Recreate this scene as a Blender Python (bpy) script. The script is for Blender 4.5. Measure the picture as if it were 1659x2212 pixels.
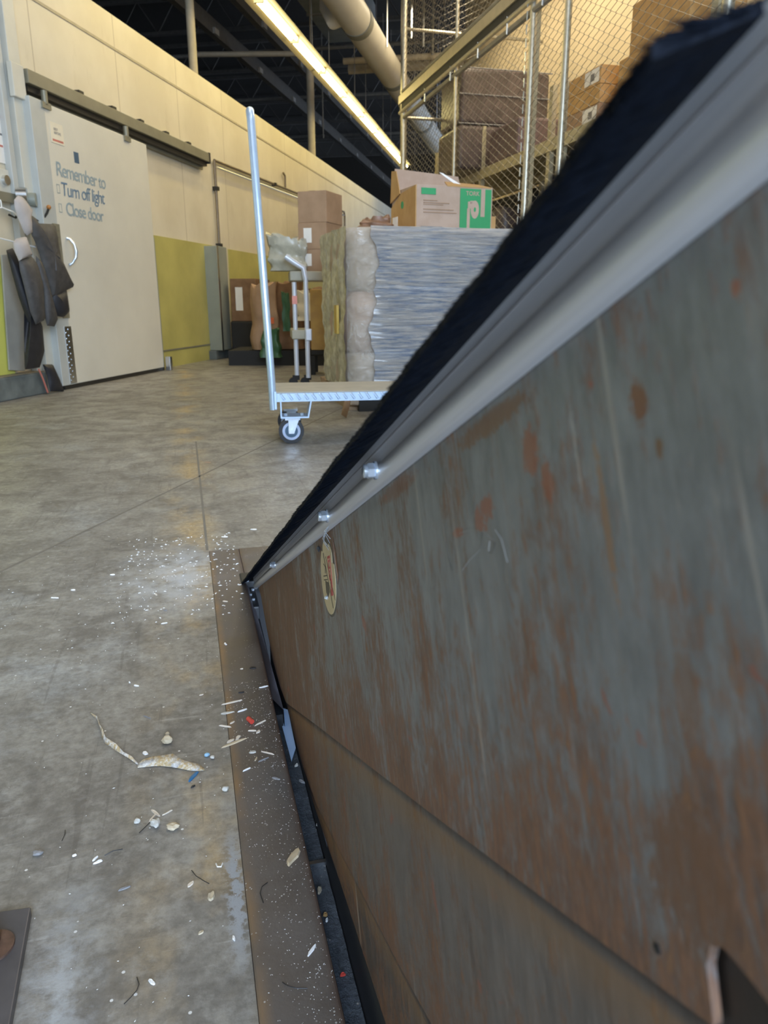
import bpy, bmesh, math, random
from math import sin, cos, pi, radians, atan2, sqrt
from mathutils import Vector, Matrix
random.seed(7)
S = bpy.context.scene
for o in list(bpy.data.objects):
    bpy.data.objects.remove(o)
COL = S.collection

# ------------------------------------------------------------------ camera, light, exposure
cam_d = bpy.data.cameras.new('camera'); cam = bpy.data.objects.new('camera', cam_d); COL.objects.link(cam)
cam.location = (0, 0, 0.65); cam.rotation_euler = (radians(90 - 16.0), 0, 0)
cam_d.sensor_fit = 'VERTICAL'; cam_d.sensor_height = 36.0; cam_d.lens = 36.0 * 1597.0 / 2212.0
cam_d.clip_start = 0.02; cam_d.clip_end = 120
cam_d.dof.use_dof = True; cam_d.dof.focus_distance = 1.0; cam_d.dof.aperture_fstop = 13.0
S.camera = cam
S.view_settings.view_transform = 'Standard'; S.view_settings.look = 'None'
S.view_settings.gamma = 1.0; S.view_settings.exposure = 0.42
S.view_settings.use_curve_mapping = False

W = bpy.data.worlds.new('sky'); S.world = W; W.use_nodes = True
bg = W.node_tree.nodes['Background']; bg.inputs[0].default_value = (0.62, 0.76, 1.0, 1); bg.inputs[1].default_value = 2.2

AZD = 14.7     # dock frame: local y runs 14.7 deg left of the view
AZW = -10.25   # wall frame: local y runs 10.25 deg right of the view
FR = {'dock': Matrix.Rotation(radians(AZD), 4, 'Z'),
      'wall': Matrix.Translation((-2.465, 5.921, 0)) @ Matrix.Rotation(radians(AZW), 4, 'Z'),
      'world': Matrix.Identity(4)}
RZ = {'dock': radians(AZD), 'wall': radians(AZW), 'world': 0.0}

def area(name, frame, loc, rot, sx, sy, power, col, spread=180):
    l = bpy.data.lights.new(name, 'AREA'); l.shape = 'RECTANGLE'; l.size = sx; l.size_y = sy
    l.energy = power; l.color = col; l.spread = radians(spread)
    o = bpy.data.objects.new(name, l); COL.objects.link(o)
    o.matrix_world = FR[frame] @ Matrix.Translation(loc) @ Matrix.Rotation(rot[2], 4, 'Z') @ Matrix.Rotation(rot[0], 4, 'X')
    return o
# daylight through the open dock door behind the camera
area('door_daylight', 'dock', (0.9, -2.7, 2.0), (radians(90), 0, 0), 5.0, 4.0, 900, (0.60, 0.77, 1.0))
# unseen overhead fill lamps added to light the dock side of the hall
for x, y, pw_ in ((2.2, -5.6, 18), (3.6, -3.0, 26), (2.0, -1.2, 24), (2.6, 1.5, 26)):
    area('unseen_fill_lamp', 'wall', (x, y, 4.6), (0, 0, 0), 0.3, 2.4, pw_, (1.0, 0.89, 0.70))
area('unseen_fill_lamp', 'dock', (4.3, 7.0, 4.9), (0, 0, 0), 0.3, 4.0, 85, (1.0, 0.84, 0.58))
area('unseen_fill_lamp', 'dock', (3.9, 10.5, 4.9), (0, 0, 0), 0.3, 3.0, 60, (1.0, 0.84, 0.58))

# ------------------------------------------------------------------ materials
MT = {}
def nodes(name):
    m = bpy.data.materials.new(name); m.use_nodes = True
    nt = m.node_tree; b = nt.nodes['Principled BSDF']
    return m, nt, b
class G:
    """small node-graph helper"""
    def __init__(s, nt, coord='Object'):
        s.nt = nt; s.tc = nt.nodes.new('ShaderNodeTexCoord'); s.co = s.tc.outputs[coord]
    def map(s, scale=(1, 1, 1), rot=(0, 0, 0), loc=(0, 0, 0), src=None):
        n = s.nt.nodes.new('ShaderNodeMapping'); s.nt.links.new(src or s.co, n.inputs[0])
        n.inputs['Scale'].default_value = scale; n.inputs['Rotation'].default_value = rot; n.inputs['Location'].default_value = loc
        return n.outputs[0]
    def noise(s, scale, detail=4, rough=0.55, v=None, dist=0.0):
        n = s.nt.nodes.new('ShaderNodeTexNoise'); s.nt.links.new(v or s.co, n.inputs['Vector'])
        n.inputs['Scale'].default_value = scale; n.inputs['Detail'].default_value = detail
        n.inputs['Roughness'].default_value = rough; n.inputs['Distortion'].default_value = dist
        return n.outputs[0]
    def ramp(s, f, pts):
        n = s.nt.nodes.new('ShaderNodeValToRGB'); s.nt.links.new(f, n.inputs[0])
        e = n.color_ramp.elements
        while len(e) < len(pts): e.new(0.5)
        for k, (p, c) in enumerate(pts):
            e[k].position = p; e[k].color = (c, c, c, 1) if not isinstance(c, tuple) else (*c, 1)
        return n.outputs[0]
    def mix(s, f, a, b, mode='MIX'):
        n = s.nt.nodes.new('ShaderNodeMix'); n.data_type = 'RGBA'; n.blend_type = mode
        for i, v in ((0, f), (6, a), (7, b)):
            if isinstance(v, (int, float)): n.inputs[i].default_value = v if i == 0 else (v, v, v, 1)
            elif isinstance(v, tuple): n.inputs[i].default_value = (*v, 1)
            else: s.nt.links.new(v, n.inputs[i])
        return n.outputs[2]
    def math(s, op, a, b=0.0, c=None, clamp=False):
        n = s.nt.nodes.new('ShaderNodeMath'); n.operation = op; n.use_clamp = clamp
        for i, v in enumerate((a, b, c)):
            if v is None: continue
            if isinstance(v, (int, float)): n.inputs[i].default_value = v
            else: s.nt.links.new(v, n.inputs[i])
        return n.outputs[0]
    def sep(s, v=None):
        n = s.nt.nodes.new('ShaderNodeSeparateXYZ'); s.nt.links.new(v or s.co, n.inputs[0]); return n.outputs
    def bump(s, f, b, strength=0.3, dist=0.01):
        n = s.nt.nodes.new('ShaderNodeBump'); n.inputs['Strength'].default_value = strength; n.inputs['Distance'].default_value = dist
        s.nt.links.new(f, n.inputs['Height']); s.nt.links.new(n.outputs[0], b.inputs['Normal'])
def L(nt, a, b): nt.links.new(a, b)

def plain(name, col, rough=0.6, metal=0.0, var=0.12, scale=12.0, bump=0.0, coord='Object'):
    if name in MT: return MT[name]
    m, nt, b = nodes(name); g = G(nt, coord)
    n = g.noise(scale, 5)
    lo = tuple(max(0, c * (1 - var)) for c in col); hi = tuple(min(1, c * (1 + var)) for c in col)
    L(nt, g.ramp(n, [(0.3, lo), (0.7, hi)]), b.inputs['Base Color'])
    b.inputs['Roughness'].default_value = rough; b.inputs['Metallic'].default_value = metal
    if bump: g.bump(n, b, bump, 0.004)
    MT[name] = m; return m

def emit(name, col, st):
    m, nt, b = nodes(name); b.inputs['Base Color'].default_value = (*col, 1)
    b.inputs['Emission Color'].default_value = (*col, 1); b.inputs['Emission Strength'].default_value = st
    MT[name] = m; return m

# floor concrete (object coordinates are the dock frame)
def make_floor_mat():
    m, nt, b = nodes('worn_concrete'); g = G(nt)
    big = g.noise(1.1, 5, 0.6); mid = g.noise(6.5, 7, 0.66, dist=0.5); fine = g.noise(70, 4, 0.7)
    c = g.mix(g.ramp(big, [(0.38, 0.0), (0.64, 1.0)]), (0.235, 0.222, 0.200), (0.345, 0.335, 0.310))
    c = g.mix(g.ramp(mid, [(0.42, 0.0), (0.62, 0.75)]), c, (0.130, 0.120, 0.108))
    c = g.mix(g.ramp(g.noise(3.1, 6, 0.7, g.map((1, 1, 1), loc=(4, 2, 0))), [(0.55, 0.0), (0.70, 0.6)]), c, (0.40, 0.42, 0.43))
    # yellow-brown stain running beside the steel strip
    xyz = g.sep()
    d = g.math('ABSOLUTE', g.math('ADD', xyz[0], 0.02)); band = g.ramp(d, [(0.0, 1.0), (0.11, 0.0)])
    yy = g.ramp(g.noise(5.0, 4, 0.6, g.map((1, 0.7, 1), loc=(1.3, 0.4, 0))), [(0.46, 0.0), (0.60, 0.8)])
    c = g.mix(g.math('MULTIPLY', band, yy), c, (0.46, 0.33, 0.16))
    # fine dark scratches and dirt grain
    sc = g.noise(4.0, 3, 0.55, g.map((16, 0.7, 1), rot=(0, 0, 0.45)), 0.4)
    c = g.mix(g.ramp(sc, [(0.64, 0.0), (0.67, 0.35)]), c, (0.09, 0.08, 0.075))
    sc2 = g.noise(11.0, 3, 0.6, g.map((0.6, 8, 1), rot=(0, 0, 0.35)))
    c = g.mix(g.ramp(sc2, [(0.64, 0.0), (0.70, 0.35)]), c, (0.50, 0.49, 0.46))
    c = g.mix(g.ramp(fine, [(0.35, 0.55), (0.62, 0.0)]), c, (0.10, 0.092, 0.082))
    c = g.mix(g.ramp(g.noise(28, 6, 0.75), [(0.50, 0.0), (0.70, 0.38)]), c, (0.46, 0.45, 0.42))
    v = nt.nodes.new('ShaderNodeTexVoronoi'); v.inputs['Scale'].default_value = 55; L(nt, g.co, v.inputs['Vector'])
    sp = g.ramp(v.outputs['Distance'], [(0.0, 1.0), (0.085, 1.0), (0.11, 0.0)])
    pick = g.ramp(g.noise(16, 2), [(0.57, 0.0), (0.60, 1.0)])
    c = g.mix(g.math('MULTIPLY', sp, pick), c, (0.66, 0.66, 0.65))
    def spot(cx, cy, rx, ry, col, k, lo=0.46, hi=0.60, ns=18):
        nonlocal c
        ax = g.ramp(g.math('ABSOLUTE', g.math('MULTIPLY', g.math('SUBTRACT', xyz[0], cx), 1.0 / rx)), [(0.0, 1.0), (1.0, 0.0)])
        ay = g.ramp(g.math('ABSOLUTE', g.math('MULTIPLY', g.math('SUBTRACT', xyz[1], cy), 1.0 / ry)), [(0.3, 1.0), (1.0, 0.0)])
        n = g.ramp(g.math('ADD', g.noise(ns, 6, 0.72), g.math('MULTIPLY', g.math('SUBTRACT', ax, 0.5), 0.25)), [(lo, 0.0), (hi, 1.0)])
        c = g.mix(g.math('MULTIPLY', g.math('MULTIPLY', g.math('MULTIPLY', ax, ay), n), k), c, col)
    spot(0.012, 0.71, 0.022, 0.12, (0.33, 0.35, 0.38), 1.3, 0.50, 0.58, 70)      # chipped patch at the strip seam
    spot(-0.165, 0.58, 0.060, 0.22, (0.40, 0.42, 0.44), 0.8, 0.48, 0.66, 30)
    spot(-0.05, 1.78, 0.24, 0.28, (0.46, 0.48, 0.51), 0.8, 0.44, 0.66)      # bluish scuff before the pit corner
    spot(-0.42, 1.02, 0.20, 0.24, (0.44, 0.46, 0.48), 0.8, 0.46, 0.66)
    L(nt, c, b.inputs['Base Color'])
    L(nt, g.ramp(mid, [(0.3, 0.36), (0.7, 0.62)]), b.inputs['Roughness'])
    g.bump(g.math('ADD', fine, mid), b, 0.22, 0.004)
    return m
MT['concrete'] = make_floor_mat()

def make_strip_mat():
    m, nt, b = nodes('worn_steel_strip'); g = G(nt)
    mid = g.noise(9, 6, 0.65); fine = g.noise(220, 3, 0.7)
    c = g.mix(g.ramp(mid, [(0.35, 0.0), (0.66, 1.0)]), (0.095, 0.078, 0.068), (0.150, 0.132, 0.122))
    c = g.mix(g.ramp(g.noise(3.2, 4), [(0.5, 0.0), (0.68, 0.8)]), c, (0.115, 0.114, 0.120))
    x = g.sep()[0]
    edge = g.ramp(g.math('ABSOLUTE', g.math('SUBTRACT', x, 0.026)), [(0.0, 1.0), (0.012, 0.0)])
    c = g.mix(g.math('MULTIPLY', edge, g.ramp(g.noise(7, 3), [(0.4, 0.1), (0.65, 0.8)])), c, (0.27, 0.165, 0.075))
    edge2 = g.ramp(g.math('ABSOLUTE', g.math('SUBTRACT', x, 0.101)), [(0.0, 1.0), (0.010, 0.0)])
    c = g.mix(g.math('MULTIPLY', edge2, 0.8), c, (0.075, 0.042, 0.03))
    v = nt.nodes.new('ShaderNodeTexVoronoi'); v.inputs['Scale'].default_value = 150; L(nt, g.co, v.inputs['Vector'])
    sp = g.ramp(v.outputs['Distance'], [(0.0, 1.0), (0.13, 1.0), (0.17, 0.0)])
    pick = g.ramp(g.noise(28, 3), [(0.52, 0.0), (0.58, 1.0)])
    c = g.mix(g.math('MULTIPLY', sp, pick), c, (0.42, 0.41, 0.40))
    L(nt, c, b.inputs['Base Color']); b.inputs['Metallic'].default_value = 0.12
    L(nt, g.ramp(mid, [(0.3, 0.34), (0.7, 0.6)]), b.inputs['Roughness'])
    g.bump(fine, b, 0.35, 0.001)
    return m
MT['strip'] = make_strip_mat()

# rusty painted steel of the leveller skirts; local y along the deck, local z square to it
def make_rust_mat(name, paint, amount, zlow, zhigh, sfar, lap=None):
    m, nt, b = nodes(name); g = G(nt)
    x, y, z = g.sep()
    st = g.map((1, 1, 0.14)); st2 = g.map((1, 1, 0.05))
    f1 = g.noise(330, 6, 0.75, st, 0.2); f2 = g.noise(110, 5, 0.65, st2); spots = g.noise(190, 6, 0.68, g.map((1, 1, 0.42)), 0.5)
    big = g.noise(16, 6, 0.68, g.map((1, 1, 0.55)))
    # places where rust gathers: along the top edge, the bottom lap and the hinge end
    low = g.math('SUBTRACT', 1.0, g.ramp(g.math('MULTIPLY_ADD', z, 1.0 / (zhigh - zlow), -zlow / (zhigh - zlow)), [(0.0, 0.0), (0.30, 0.62), (0.62, 1.0)]))
    top = g.ramp(g.math('MULTIPLY_ADD', z, 1.0 / (zhigh - zlow), -zlow / (zhigh - zlow)), [(0.86, 0.0), (0.99, 0.55)])
    far = g.ramp(g.math('MULTIPLY_ADD', y, 1.0 / 1.6, 1.6 / 1.6), [(0.18, 0.0), (0.36, 0.42), (0.52, 1.0)]) if sfar else 0.0
    w = g.math('MAXIMUM', g.math('MULTIPLY', low, 0.62), g.math('MULTIPLY', top, 0.6))
    w = g.math('MAXIMUM', w, g.math('MULTIPLY', far, 0.60)) if sfar else w
    t = g.math('ADD', g.math('MULTIPLY', g.math('SUBTRACT', big, 0.5), 0.75), g.math('MULTIPLY', w, 0.36))
    r1 = g.ramp(g.math('ADD', g.math('MULTIPLY_ADD', spots, 0.55, 0.0), g.math('ADD', t, g.math('MULTIPLY', f1, 0.45))), [(0.58 - amount, 0.0), (0.74 - amount, 1.0)])
    film = g.ramp(g.math('ADD', t, f2), [(0.52, 0.0), (0.95, 0.85)])
    pc = g.mix(g.ramp(f2, [(0.35, 0.0), (0.65, 1.0)]), tuple(p * 0.80 for p in paint), tuple(p * 1.12 for p in paint))
    rc = g.mix(g.ramp(f1, [(0.36, 0.0), (0.64, 1.0)]), (0.075, 0.036, 0.020), (0.22, 0.100, 0.045))
    rc = g.mix(g.ramp(spots, [(0.56, 0.0), (0.72, 0.8)]), rc, (0.27, 0.13, 0.045))
    mot = g.noise(75, 6, 0.7, g.map((1, 1, 0.4), loc=(5, 5, 5)))
    pc = g.mix(g.ramp(mot, [(0.40, 0.0), (0.66, 0.85)]), pc, tuple(min(1, p * 1.38 + 0.012) for p in paint))
    c = g.mix(film, pc, (0.135, 0.094, 0.066))
    fl_ = g.noise(520, 4, 0.7, g.map((1, 1, 0.3)))
    c = g.mix(g.math('MULTIPLY', g.ramp(fl_, [(0.58, 0.0), (0.66, 1.0)]), g.ramp(g.math('ADD', w, big), [(0.45, 0.0), (0.85, 0.8)])), c, (0.20, 0.095, 0.040))
    c = g.mix(g.ramp(g.noise(430, 4, 0.7, g.map((1, 1, 0.12), loc=(2, 3, 1))), [(0.60, 0.0), (0.72, 0.5)]), c, (0.27, 0.245, 0.22))
    c = g.mix(g.math('MULTIPLY', r1, 0.80), c, rc)
    if sfar and not lap:   # single rust blooms and paint chips at their own places on the plate
        wob = g.math('MULTIPLY', g.math('SUBTRACT', g.noise(380, 6, 0.72, g.map((1, 1, 0.7))), 0.5), 4.2)
        for (cy, cz, ry, rz, col, k) in ((-1.666, -0.069, 0.0045, 0.0075, (0.16, 0.060, 0.030), 0.85), (-1.594, -0.066, 0.0075, 0.010, (0.235, 0.090, 0.050), 0.8), (-1.605, -0.080, 0.005, 0.008, (0.235, 0.090, 0.050), 0.8),
                                         (-1.545, -0.080, 0.009, 0.0055, (0.23, 0.080, 0.045), 0.8), (-1.505, -0.086, 0.008, 0.0028, (0.23, 0.080, 0.045), 0.8), (-1.709, -0.056, 0.0018, 0.0030, (0.26, 0.090, 0.055), 0.8),
                                         (-1.640, -0.098, 0.0022, 0.030, (0.25, 0.125, 0.045), 0.6), (-1.560, -0.046, 0.045, 0.0055, (0.17, 0.085, 0.045), 0.75), (-1.628, -0.075, 0.0009, 0.016, (0.42, 0.40, 0.36), 0.5),
                                         (-1.40, -0.045, 0.05, 0.006, (0.16, 0.075, 0.045), 0.7), (-1.672, -0.084, 0.0016, 0.0035, (0.15, 0.075, 0.035), 0.8), (-1.668, -0.15, 0.006, 0.012, (0.16, 0.085, 0.045), 0.5),
                                         (-1.655, -0.20, 0.020, 0.022, (0.135, 0.072, 0.040), 0.75)):
            a_ = g.math('POWER', g.math('ABSOLUTE', g.math('MULTIPLY', g.math('SUBTRACT', y, cy), 1 / ry)), 2.0)
            b_ = g.math('POWER', g.math('ABSOLUTE', g.math('MULTIPLY', g.math('SUBTRACT', z, cz), 1 / rz)), 2.0)
            m_ = g.ramp(g.math('ADD', g.math('ADD', a_, b_), wob), [(0.55, 1.0), (1.0, 0.0)])
            c = g.mix(g.math('MULTIPLY', m_, k), c, col)
    # orange-red chips where primer shows, and pale scuffs
    pr = g.ramp(g.noise(24, 6, 0.62, g.map((1, 1, 0.75), loc=(3, 1.7, 2)), 0.8), [(0.64, 0.0), (0.655, 1.0)])
    c = g.mix(g.math('MULTIPLY', pr, 0.75), c, (0.235, 0.085, 0.050))
    su = g.ramp(g.noise(70, 3, 0.6, g.map((1, 1.2, 0.05), loc=(9, 0, 0))), [(0.66, 0.0), (0.72, 0.55)])
    c = g.mix(su, c, (0.33, 0.31, 0.28))
    if lap:   # fresh rust under the sheet lap, and the lap's shadow painted dark
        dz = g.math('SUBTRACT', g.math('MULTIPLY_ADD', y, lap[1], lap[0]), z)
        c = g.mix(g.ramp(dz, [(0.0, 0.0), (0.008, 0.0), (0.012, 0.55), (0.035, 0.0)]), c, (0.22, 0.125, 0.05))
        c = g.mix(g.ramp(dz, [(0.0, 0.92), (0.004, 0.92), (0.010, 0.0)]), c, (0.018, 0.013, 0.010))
    L(nt, c, b.inputs['Base Color']); b.inputs['Metallic'].default_value = 0.0
    L(nt, g.ramp(r1, [(0.0, 0.42), (1.0, 0.72)]), b.inputs['Roughness'])
    g.bump(g.math('ADD', f1, r1), b, 0.25, 0.0008)
    return m
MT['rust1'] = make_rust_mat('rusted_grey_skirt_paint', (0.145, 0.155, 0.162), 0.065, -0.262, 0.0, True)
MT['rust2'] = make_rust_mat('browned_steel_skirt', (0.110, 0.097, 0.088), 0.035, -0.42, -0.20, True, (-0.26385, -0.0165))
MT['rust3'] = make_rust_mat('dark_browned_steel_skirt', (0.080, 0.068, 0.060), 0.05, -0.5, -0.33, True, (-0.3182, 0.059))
MT['darkplate'] = plain('dark_smooth_steel', (0.034, 0.037, 0.043), 0.6, 0.0)

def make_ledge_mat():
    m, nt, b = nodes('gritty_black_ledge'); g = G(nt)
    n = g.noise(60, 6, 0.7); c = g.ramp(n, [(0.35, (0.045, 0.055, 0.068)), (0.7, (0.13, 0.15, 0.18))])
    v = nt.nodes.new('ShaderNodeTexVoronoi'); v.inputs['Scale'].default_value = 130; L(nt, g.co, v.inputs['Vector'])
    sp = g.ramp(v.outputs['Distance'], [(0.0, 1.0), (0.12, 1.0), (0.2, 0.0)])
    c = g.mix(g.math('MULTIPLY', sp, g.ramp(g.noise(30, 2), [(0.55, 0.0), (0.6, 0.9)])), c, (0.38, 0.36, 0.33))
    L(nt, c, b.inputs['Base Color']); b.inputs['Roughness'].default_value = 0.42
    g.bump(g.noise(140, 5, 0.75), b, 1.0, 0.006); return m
MT['ledge'] = make_ledge_mat()

def make_brushed():
    m, nt, b = nodes('brushed_aluminium'); g = G(nt)
    n = g.noise(300, 3, 0.6, g.map((1, 0.01, 1)))
    L(nt, g.ramp(n, [(0.3, (0.55, 0.56, 0.58)), (0.7, (0.70, 0.71, 0.73))]), b.inputs['Base Color'])
    b.inputs['Metallic'].default_value = 0.5; L(nt, g.ramp(n, [(0.3, 0.34), (0.7, 0.5)]), b.inputs['Roughness'])
    g.bump(n, b, 0.12, 0.0005); return m
MT['alu'] = make_brushed()
MT['galv'] = plain('galvanised_steel', (0.62, 0.64, 0.66), 0.28, 1.0, 0.08, 40)
MT['zinc'] = plain('bright_zinc', (0.72, 0.80, 0.90), 0.24, 0.7, 0.05, 60)
MT['bristle'] = plain('black_nylon_bristle', (0.004, 0.006, 0.011), 0.75, 0.0, 0.4, 200)
MT['bristle'].node_tree.nodes['Principled BSDF'].inputs['Specular IOR Level'].default_value = 0.12
MT['rubber'] = plain('black_rubber', (0.016, 0.017, 0.02), 0.5, 0.0, 0.2, 30)
MT['rubber_edge'] = plain('scuffed_rubber', (0.075, 0.07, 0.082), 0.55, 0.0, 0.25, 30)

def make_wall_mat():
    m, nt, b = nodes('cream_insulated_panel'); g = G(nt); x, y, z = g.sep()
    c = g.mix(g.ramp(g.noise(1.4, 4), [(0.4, 0.0), (0.65, 1.0)]), (0.60, 0.535, 0.40), (0.68, 0.615, 0.475))
    c = g.mix(g.ramp(g.noise(7, 5, 0.65, g.map((1, 1, 0.4))), [(0.58, 0.0), (0.75, 0.35)]), c, (0.46, 0.39, 0.27))
    fr = g.math('FRACT', g.math('MULTIPLY', g.math('ADD', y, 20.0 - 1.25 + 0.008), 1.0 / 1.17))
    c = g.mix(g.ramp(fr, [(0.0, 0.65), (0.009, 0.65), (0.012, 0.0)]), c, (0.34, 0.28, 0.19))
    L(nt, c, b.inputs['Base Color']); b.inputs['Roughness'].default_value = 0.5
    g.bump(g.noise(180, 2), b, 0.1, 0.002); return m
MT['cream'] = make_wall_mat()
MT['door'] = plain('off_white_door_skin', (0.63, 0.60, 0.51), 0.5, 0, 0.07, 1.6)
MT['doorframe'] = plain('pale_metal_frame', (0.58, 0.57, 0.50), 0.45, 0.1, 0.06, 5)
MT['doorgrey'] = plain('pale_grey_edge', (0.50, 0.52, 0.50), 0.45, 0.2, 0.06, 5)
MT['yellow'] = plain('yellow_wall_sheet', (0.44, 0.395, 0.12), 0.5, 0, 0.14, 2.4)
MT['yellow_lt'] = plain('bright_yellow_wall_sheet', (0.62, 0.60, 0.13), 0.5, 0, 0.1, 3)
MT['curb'] = plain('blue_grey_curb', (0.115, 0.13, 0.125), 0.8, 0, 0.3, 8)
MT['curbtop'] = plain('dusty_curb_top', (0.22, 0.19, 0.14), 0.85, 0, 0.3, 8)
MT['olive'] = plain('olive_grey_track', (0.26, 0.245, 0.18), 0.45, 0.35, 0.1, 6)
MT['dark'] = plain('dark_steel', (0.03, 0.028, 0.024), 0.5, 0.3)
MT['black'] = plain('matt_black', (0.012, 0.012, 0.012), 0.7)
MT['bronze'] = plain('brown_conduit', (0.17, 0.125, 0.075), 0.45, 0.4)
MT['greypost'] = plain('grey_green_post', (0.30, 0.32, 0.275), 0.5, 0.2, 0.1, 4)
MT['greypanel'] = plain('scuffed_grey_sheet', (0.34, 0.335, 0.30), 0.55, 0.1, 0.15, 4)
MT['blueink'] = plain('blue_marker_ink', (0.13, 0.21, 0.30), 0.6)
MT['blueink2'] = plain('faded_blue_marker_ink', (0.28, 0.35, 0.38), 0.6)
MT['navy'] = plain('navy_square', (0.05, 0.10, 0.16), 0.5)
MT['paper'] = plain('white_paper', (0.80, 0.77, 0.72), 0.7, 0, 0.04)
MT['paper_w'] = plain('warm_paper', (0.72, 0.66, 0.52), 0.7, 0, 0.04)
MT['redink'] = plain('red_ink', (0.50, 0.16, 0.12), 0.6)
MT['greyink'] = plain('grey_ink', (0.20, 0.19, 0.19), 0.6)
MT['ceil'] = plain('dark_roof_deck', (0.030, 0.026, 0.020), 0.9)
MT['steel_dk'] = plain('dark_painted_joist', (0.085, 0.078, 0.066), 0.7, 0, 0.2)
MT['steel_md'] = plain('grey_roof_pipe', (0.22, 0.205, 0.175), 0.55, 0.2, 0.15)
MT['tan_pipe'] = plain('tan_painted_pipe', (0.42, 0.36, 0.26), 0.55, 0, 0.1)
MT['duct'] = plain('bluish_galvanised_duct', (0.32, 0.36, 0.37), 0.45, 0.5, 0.15, 5)
MT['pvc'] = plain('white_pipe_jacket', (0.58, 0.55, 0.47), 0.5, 0, 0.06, 3)
MT['strap'] = plain('grey_pipe_strap', (0.20, 0.20, 0.165), 0.6)
MT['lens'] = emit('fluorescent_tube', (1.0, 0.84, 0.36), 15.0)
MT['reflector'] = plain('dull_reflector', (0.13, 0.11, 0.08), 0.6, 0.0, 0.05)
MT['yellowtag'] = plain('yellow_clamp', (0.50, 0.36, 0.03), 0.5)
MT['whiteclip'] = plain('white_clip', (0.30, 0.28, 0.25), 0.6)
def make_card(name, a, bcol):
    m, nt, b = nodes(name); g = G(nt)
    c = g.mix(g.ramp(g.noise(9, 4), [(0.4, 0.0), (0.62, 1.0)]), a, bcol)
    L(nt, c, b.inputs['Base Color']); b.inputs['Roughness'].default_value = 0.75
    g.bump(g.noise(150, 2, 0.5, g.map((1, 1, 0.1))), b, 0.1, 0.002); MT[name] = m; return m
make_card('card', (0.33, 0.21, 0.125), (0.38, 0.245, 0.15))
make_card('card_dk', (0.175, 0.095, 0.045), (0.23, 0.13, 0.065))
make_card('card_or', (0.46, 0.27, 0.10), (0.52, 0.32, 0.13))
make_card('card_pk', (0.43, 0.31, 0.23), (0.48, 0.355, 0.275))
make_card('card_yl', (0.42, 0.26, 0.09), (0.50, 0.32, 0.10))
make_card('kraft', (0.36, 0.28, 0.20), (0.46, 0.37, 0.29))
MT['tape'] = plain('brown_tape', (0.28, 0.16, 0.07), 0.35)
MT['green'] = plain('green_print', (0.035, 0.30, 0.11), 0.6, 0, 0.05)
MT['green_dk'] = plain('dark_green_bag', (0.03, 0.10, 0.04), 0.4)
MT['orange'] = plain('orange_tip', (0.42, 0.17, 0.04), 0.5)
MT['redorange'] = plain('red_orange_label', (0.65, 0.13, 0.03), 0.5)
MT['creamwall'] = plain('cream_block_wall', (0.60, 0.50, 0.32), 0.75, 0, 0.10, 1.5)
MT['shelf'] = plain('cream_rack_steel', (0.44, 0.39, 0.26), 0.5, 0.1, 0.12, 5)
MT['fencewire'] = plain('galvanised_fence_wire', (0.40, 0.37, 0.31), 0.4, 0.8, 0.1)
MT['fencepost'] = plain('galvanised_fence_post', (0.50, 0.47, 0.38), 0.38, 0.75, 0.15, 30)
MT['channel'] = plain('tan_galvanised_channel', (0.40, 0.35, 0.25), 0.42, 0.4, 0.1)
MT['darkwrap'] = plain('dark_purple_wrap', (0.095, 0.072, 0.070), 0.35, 0, 0.35, 9, 0.6)
MT['purple'] = plain('purple_grey_tote', (0.13, 0.09, 0.10), 0.5)
MT['wood'] = plain('splintered_wood', (0.58, 0.47, 0.32), 0.8, 0, 0.2, 60)
MT['wood_lt'] = plain('pale_splinter', (0.72, 0.64, 0.54), 0.8, 0, 0.15, 60)
MT['palletwood'] = plain('pallet_wood', (0.33, 0.23, 0.14), 0.8, 0, 0.25, 15)
MT['stone'] = plain('pale_grit', (0.55, 0.54, 0.50), 0.8, 0, 0.2, 90)
MT['stone_y'] = plain('tan_grit', (0.55, 0.47, 0.34), 0.8, 0, 0.25, 90)
MT['greychip'] = plain('grey_chip', (0.24, 0.24, 0.25), 0.7, 0, 0.2, 90)
MT['white'] = plain('white_flake', (0.85, 0.85, 0.85), 0.6, 0, 0.05, 90)
MT['hair'] = plain('black_bristle_fibre', (0.02, 0.02, 0.022), 0.5)
MT['blueplastic'] = plain('blue_plastic', (0.03, 0.16, 0.36), 0.35)
MT['redplastic'] = plain('red_plastic', (0.62, 0.07, 0.05), 0.4)
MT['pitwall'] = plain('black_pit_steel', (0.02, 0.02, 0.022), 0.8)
MT['gap_daylight'] = plain('painted_gap_daylight', (0.42, 0.58, 0.85), 0.3, 0.0, 0.06)  # daylight seen through the slot, put into a surface colour
MT['floorplate'] = plain('dark_floor_plate', (0.105, 0.100, 0.108), 0.42, 0.35, 0.25, 14, 0.2)
MT['rustbolt'] = plain('rusted_bolt', (0.12, 0.07, 0.05), 0.6, 0.3, 0.3, 80)
MT['stickercream'] = plain('cream_sticker', (0.56, 0.47, 0.29), 0.5, 0, 0.10, 60)
MT['stickerblack'] = plain('black_sticker_ink', (0.035, 0.030, 0.025), 0.5)
MT['stickerred'] = plain('red_sticker_ink', (0.42, 0.045, 0.04), 0.5)
MT['coat1'] = plain('charcoal_quilted_nylon', (0.060, 0.056, 0.054), 0.6, 0, 0.25, 25, 0.3)
MT['coat2'] = plain('black_nylon', (0.018, 0.018, 0.022), 0.55, 0, 0.25, 25)
MT['coatgrey'] = plain('light_grey_lining', (0.44, 0.40, 0.38), 0.7, 0, 0.1, 12)
MT['clearbag'] = plain('cloudy_plastic_bag', (0.40, 0.38, 0.30), 0.3, 0, 0.25, 10, 0.6)
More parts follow.
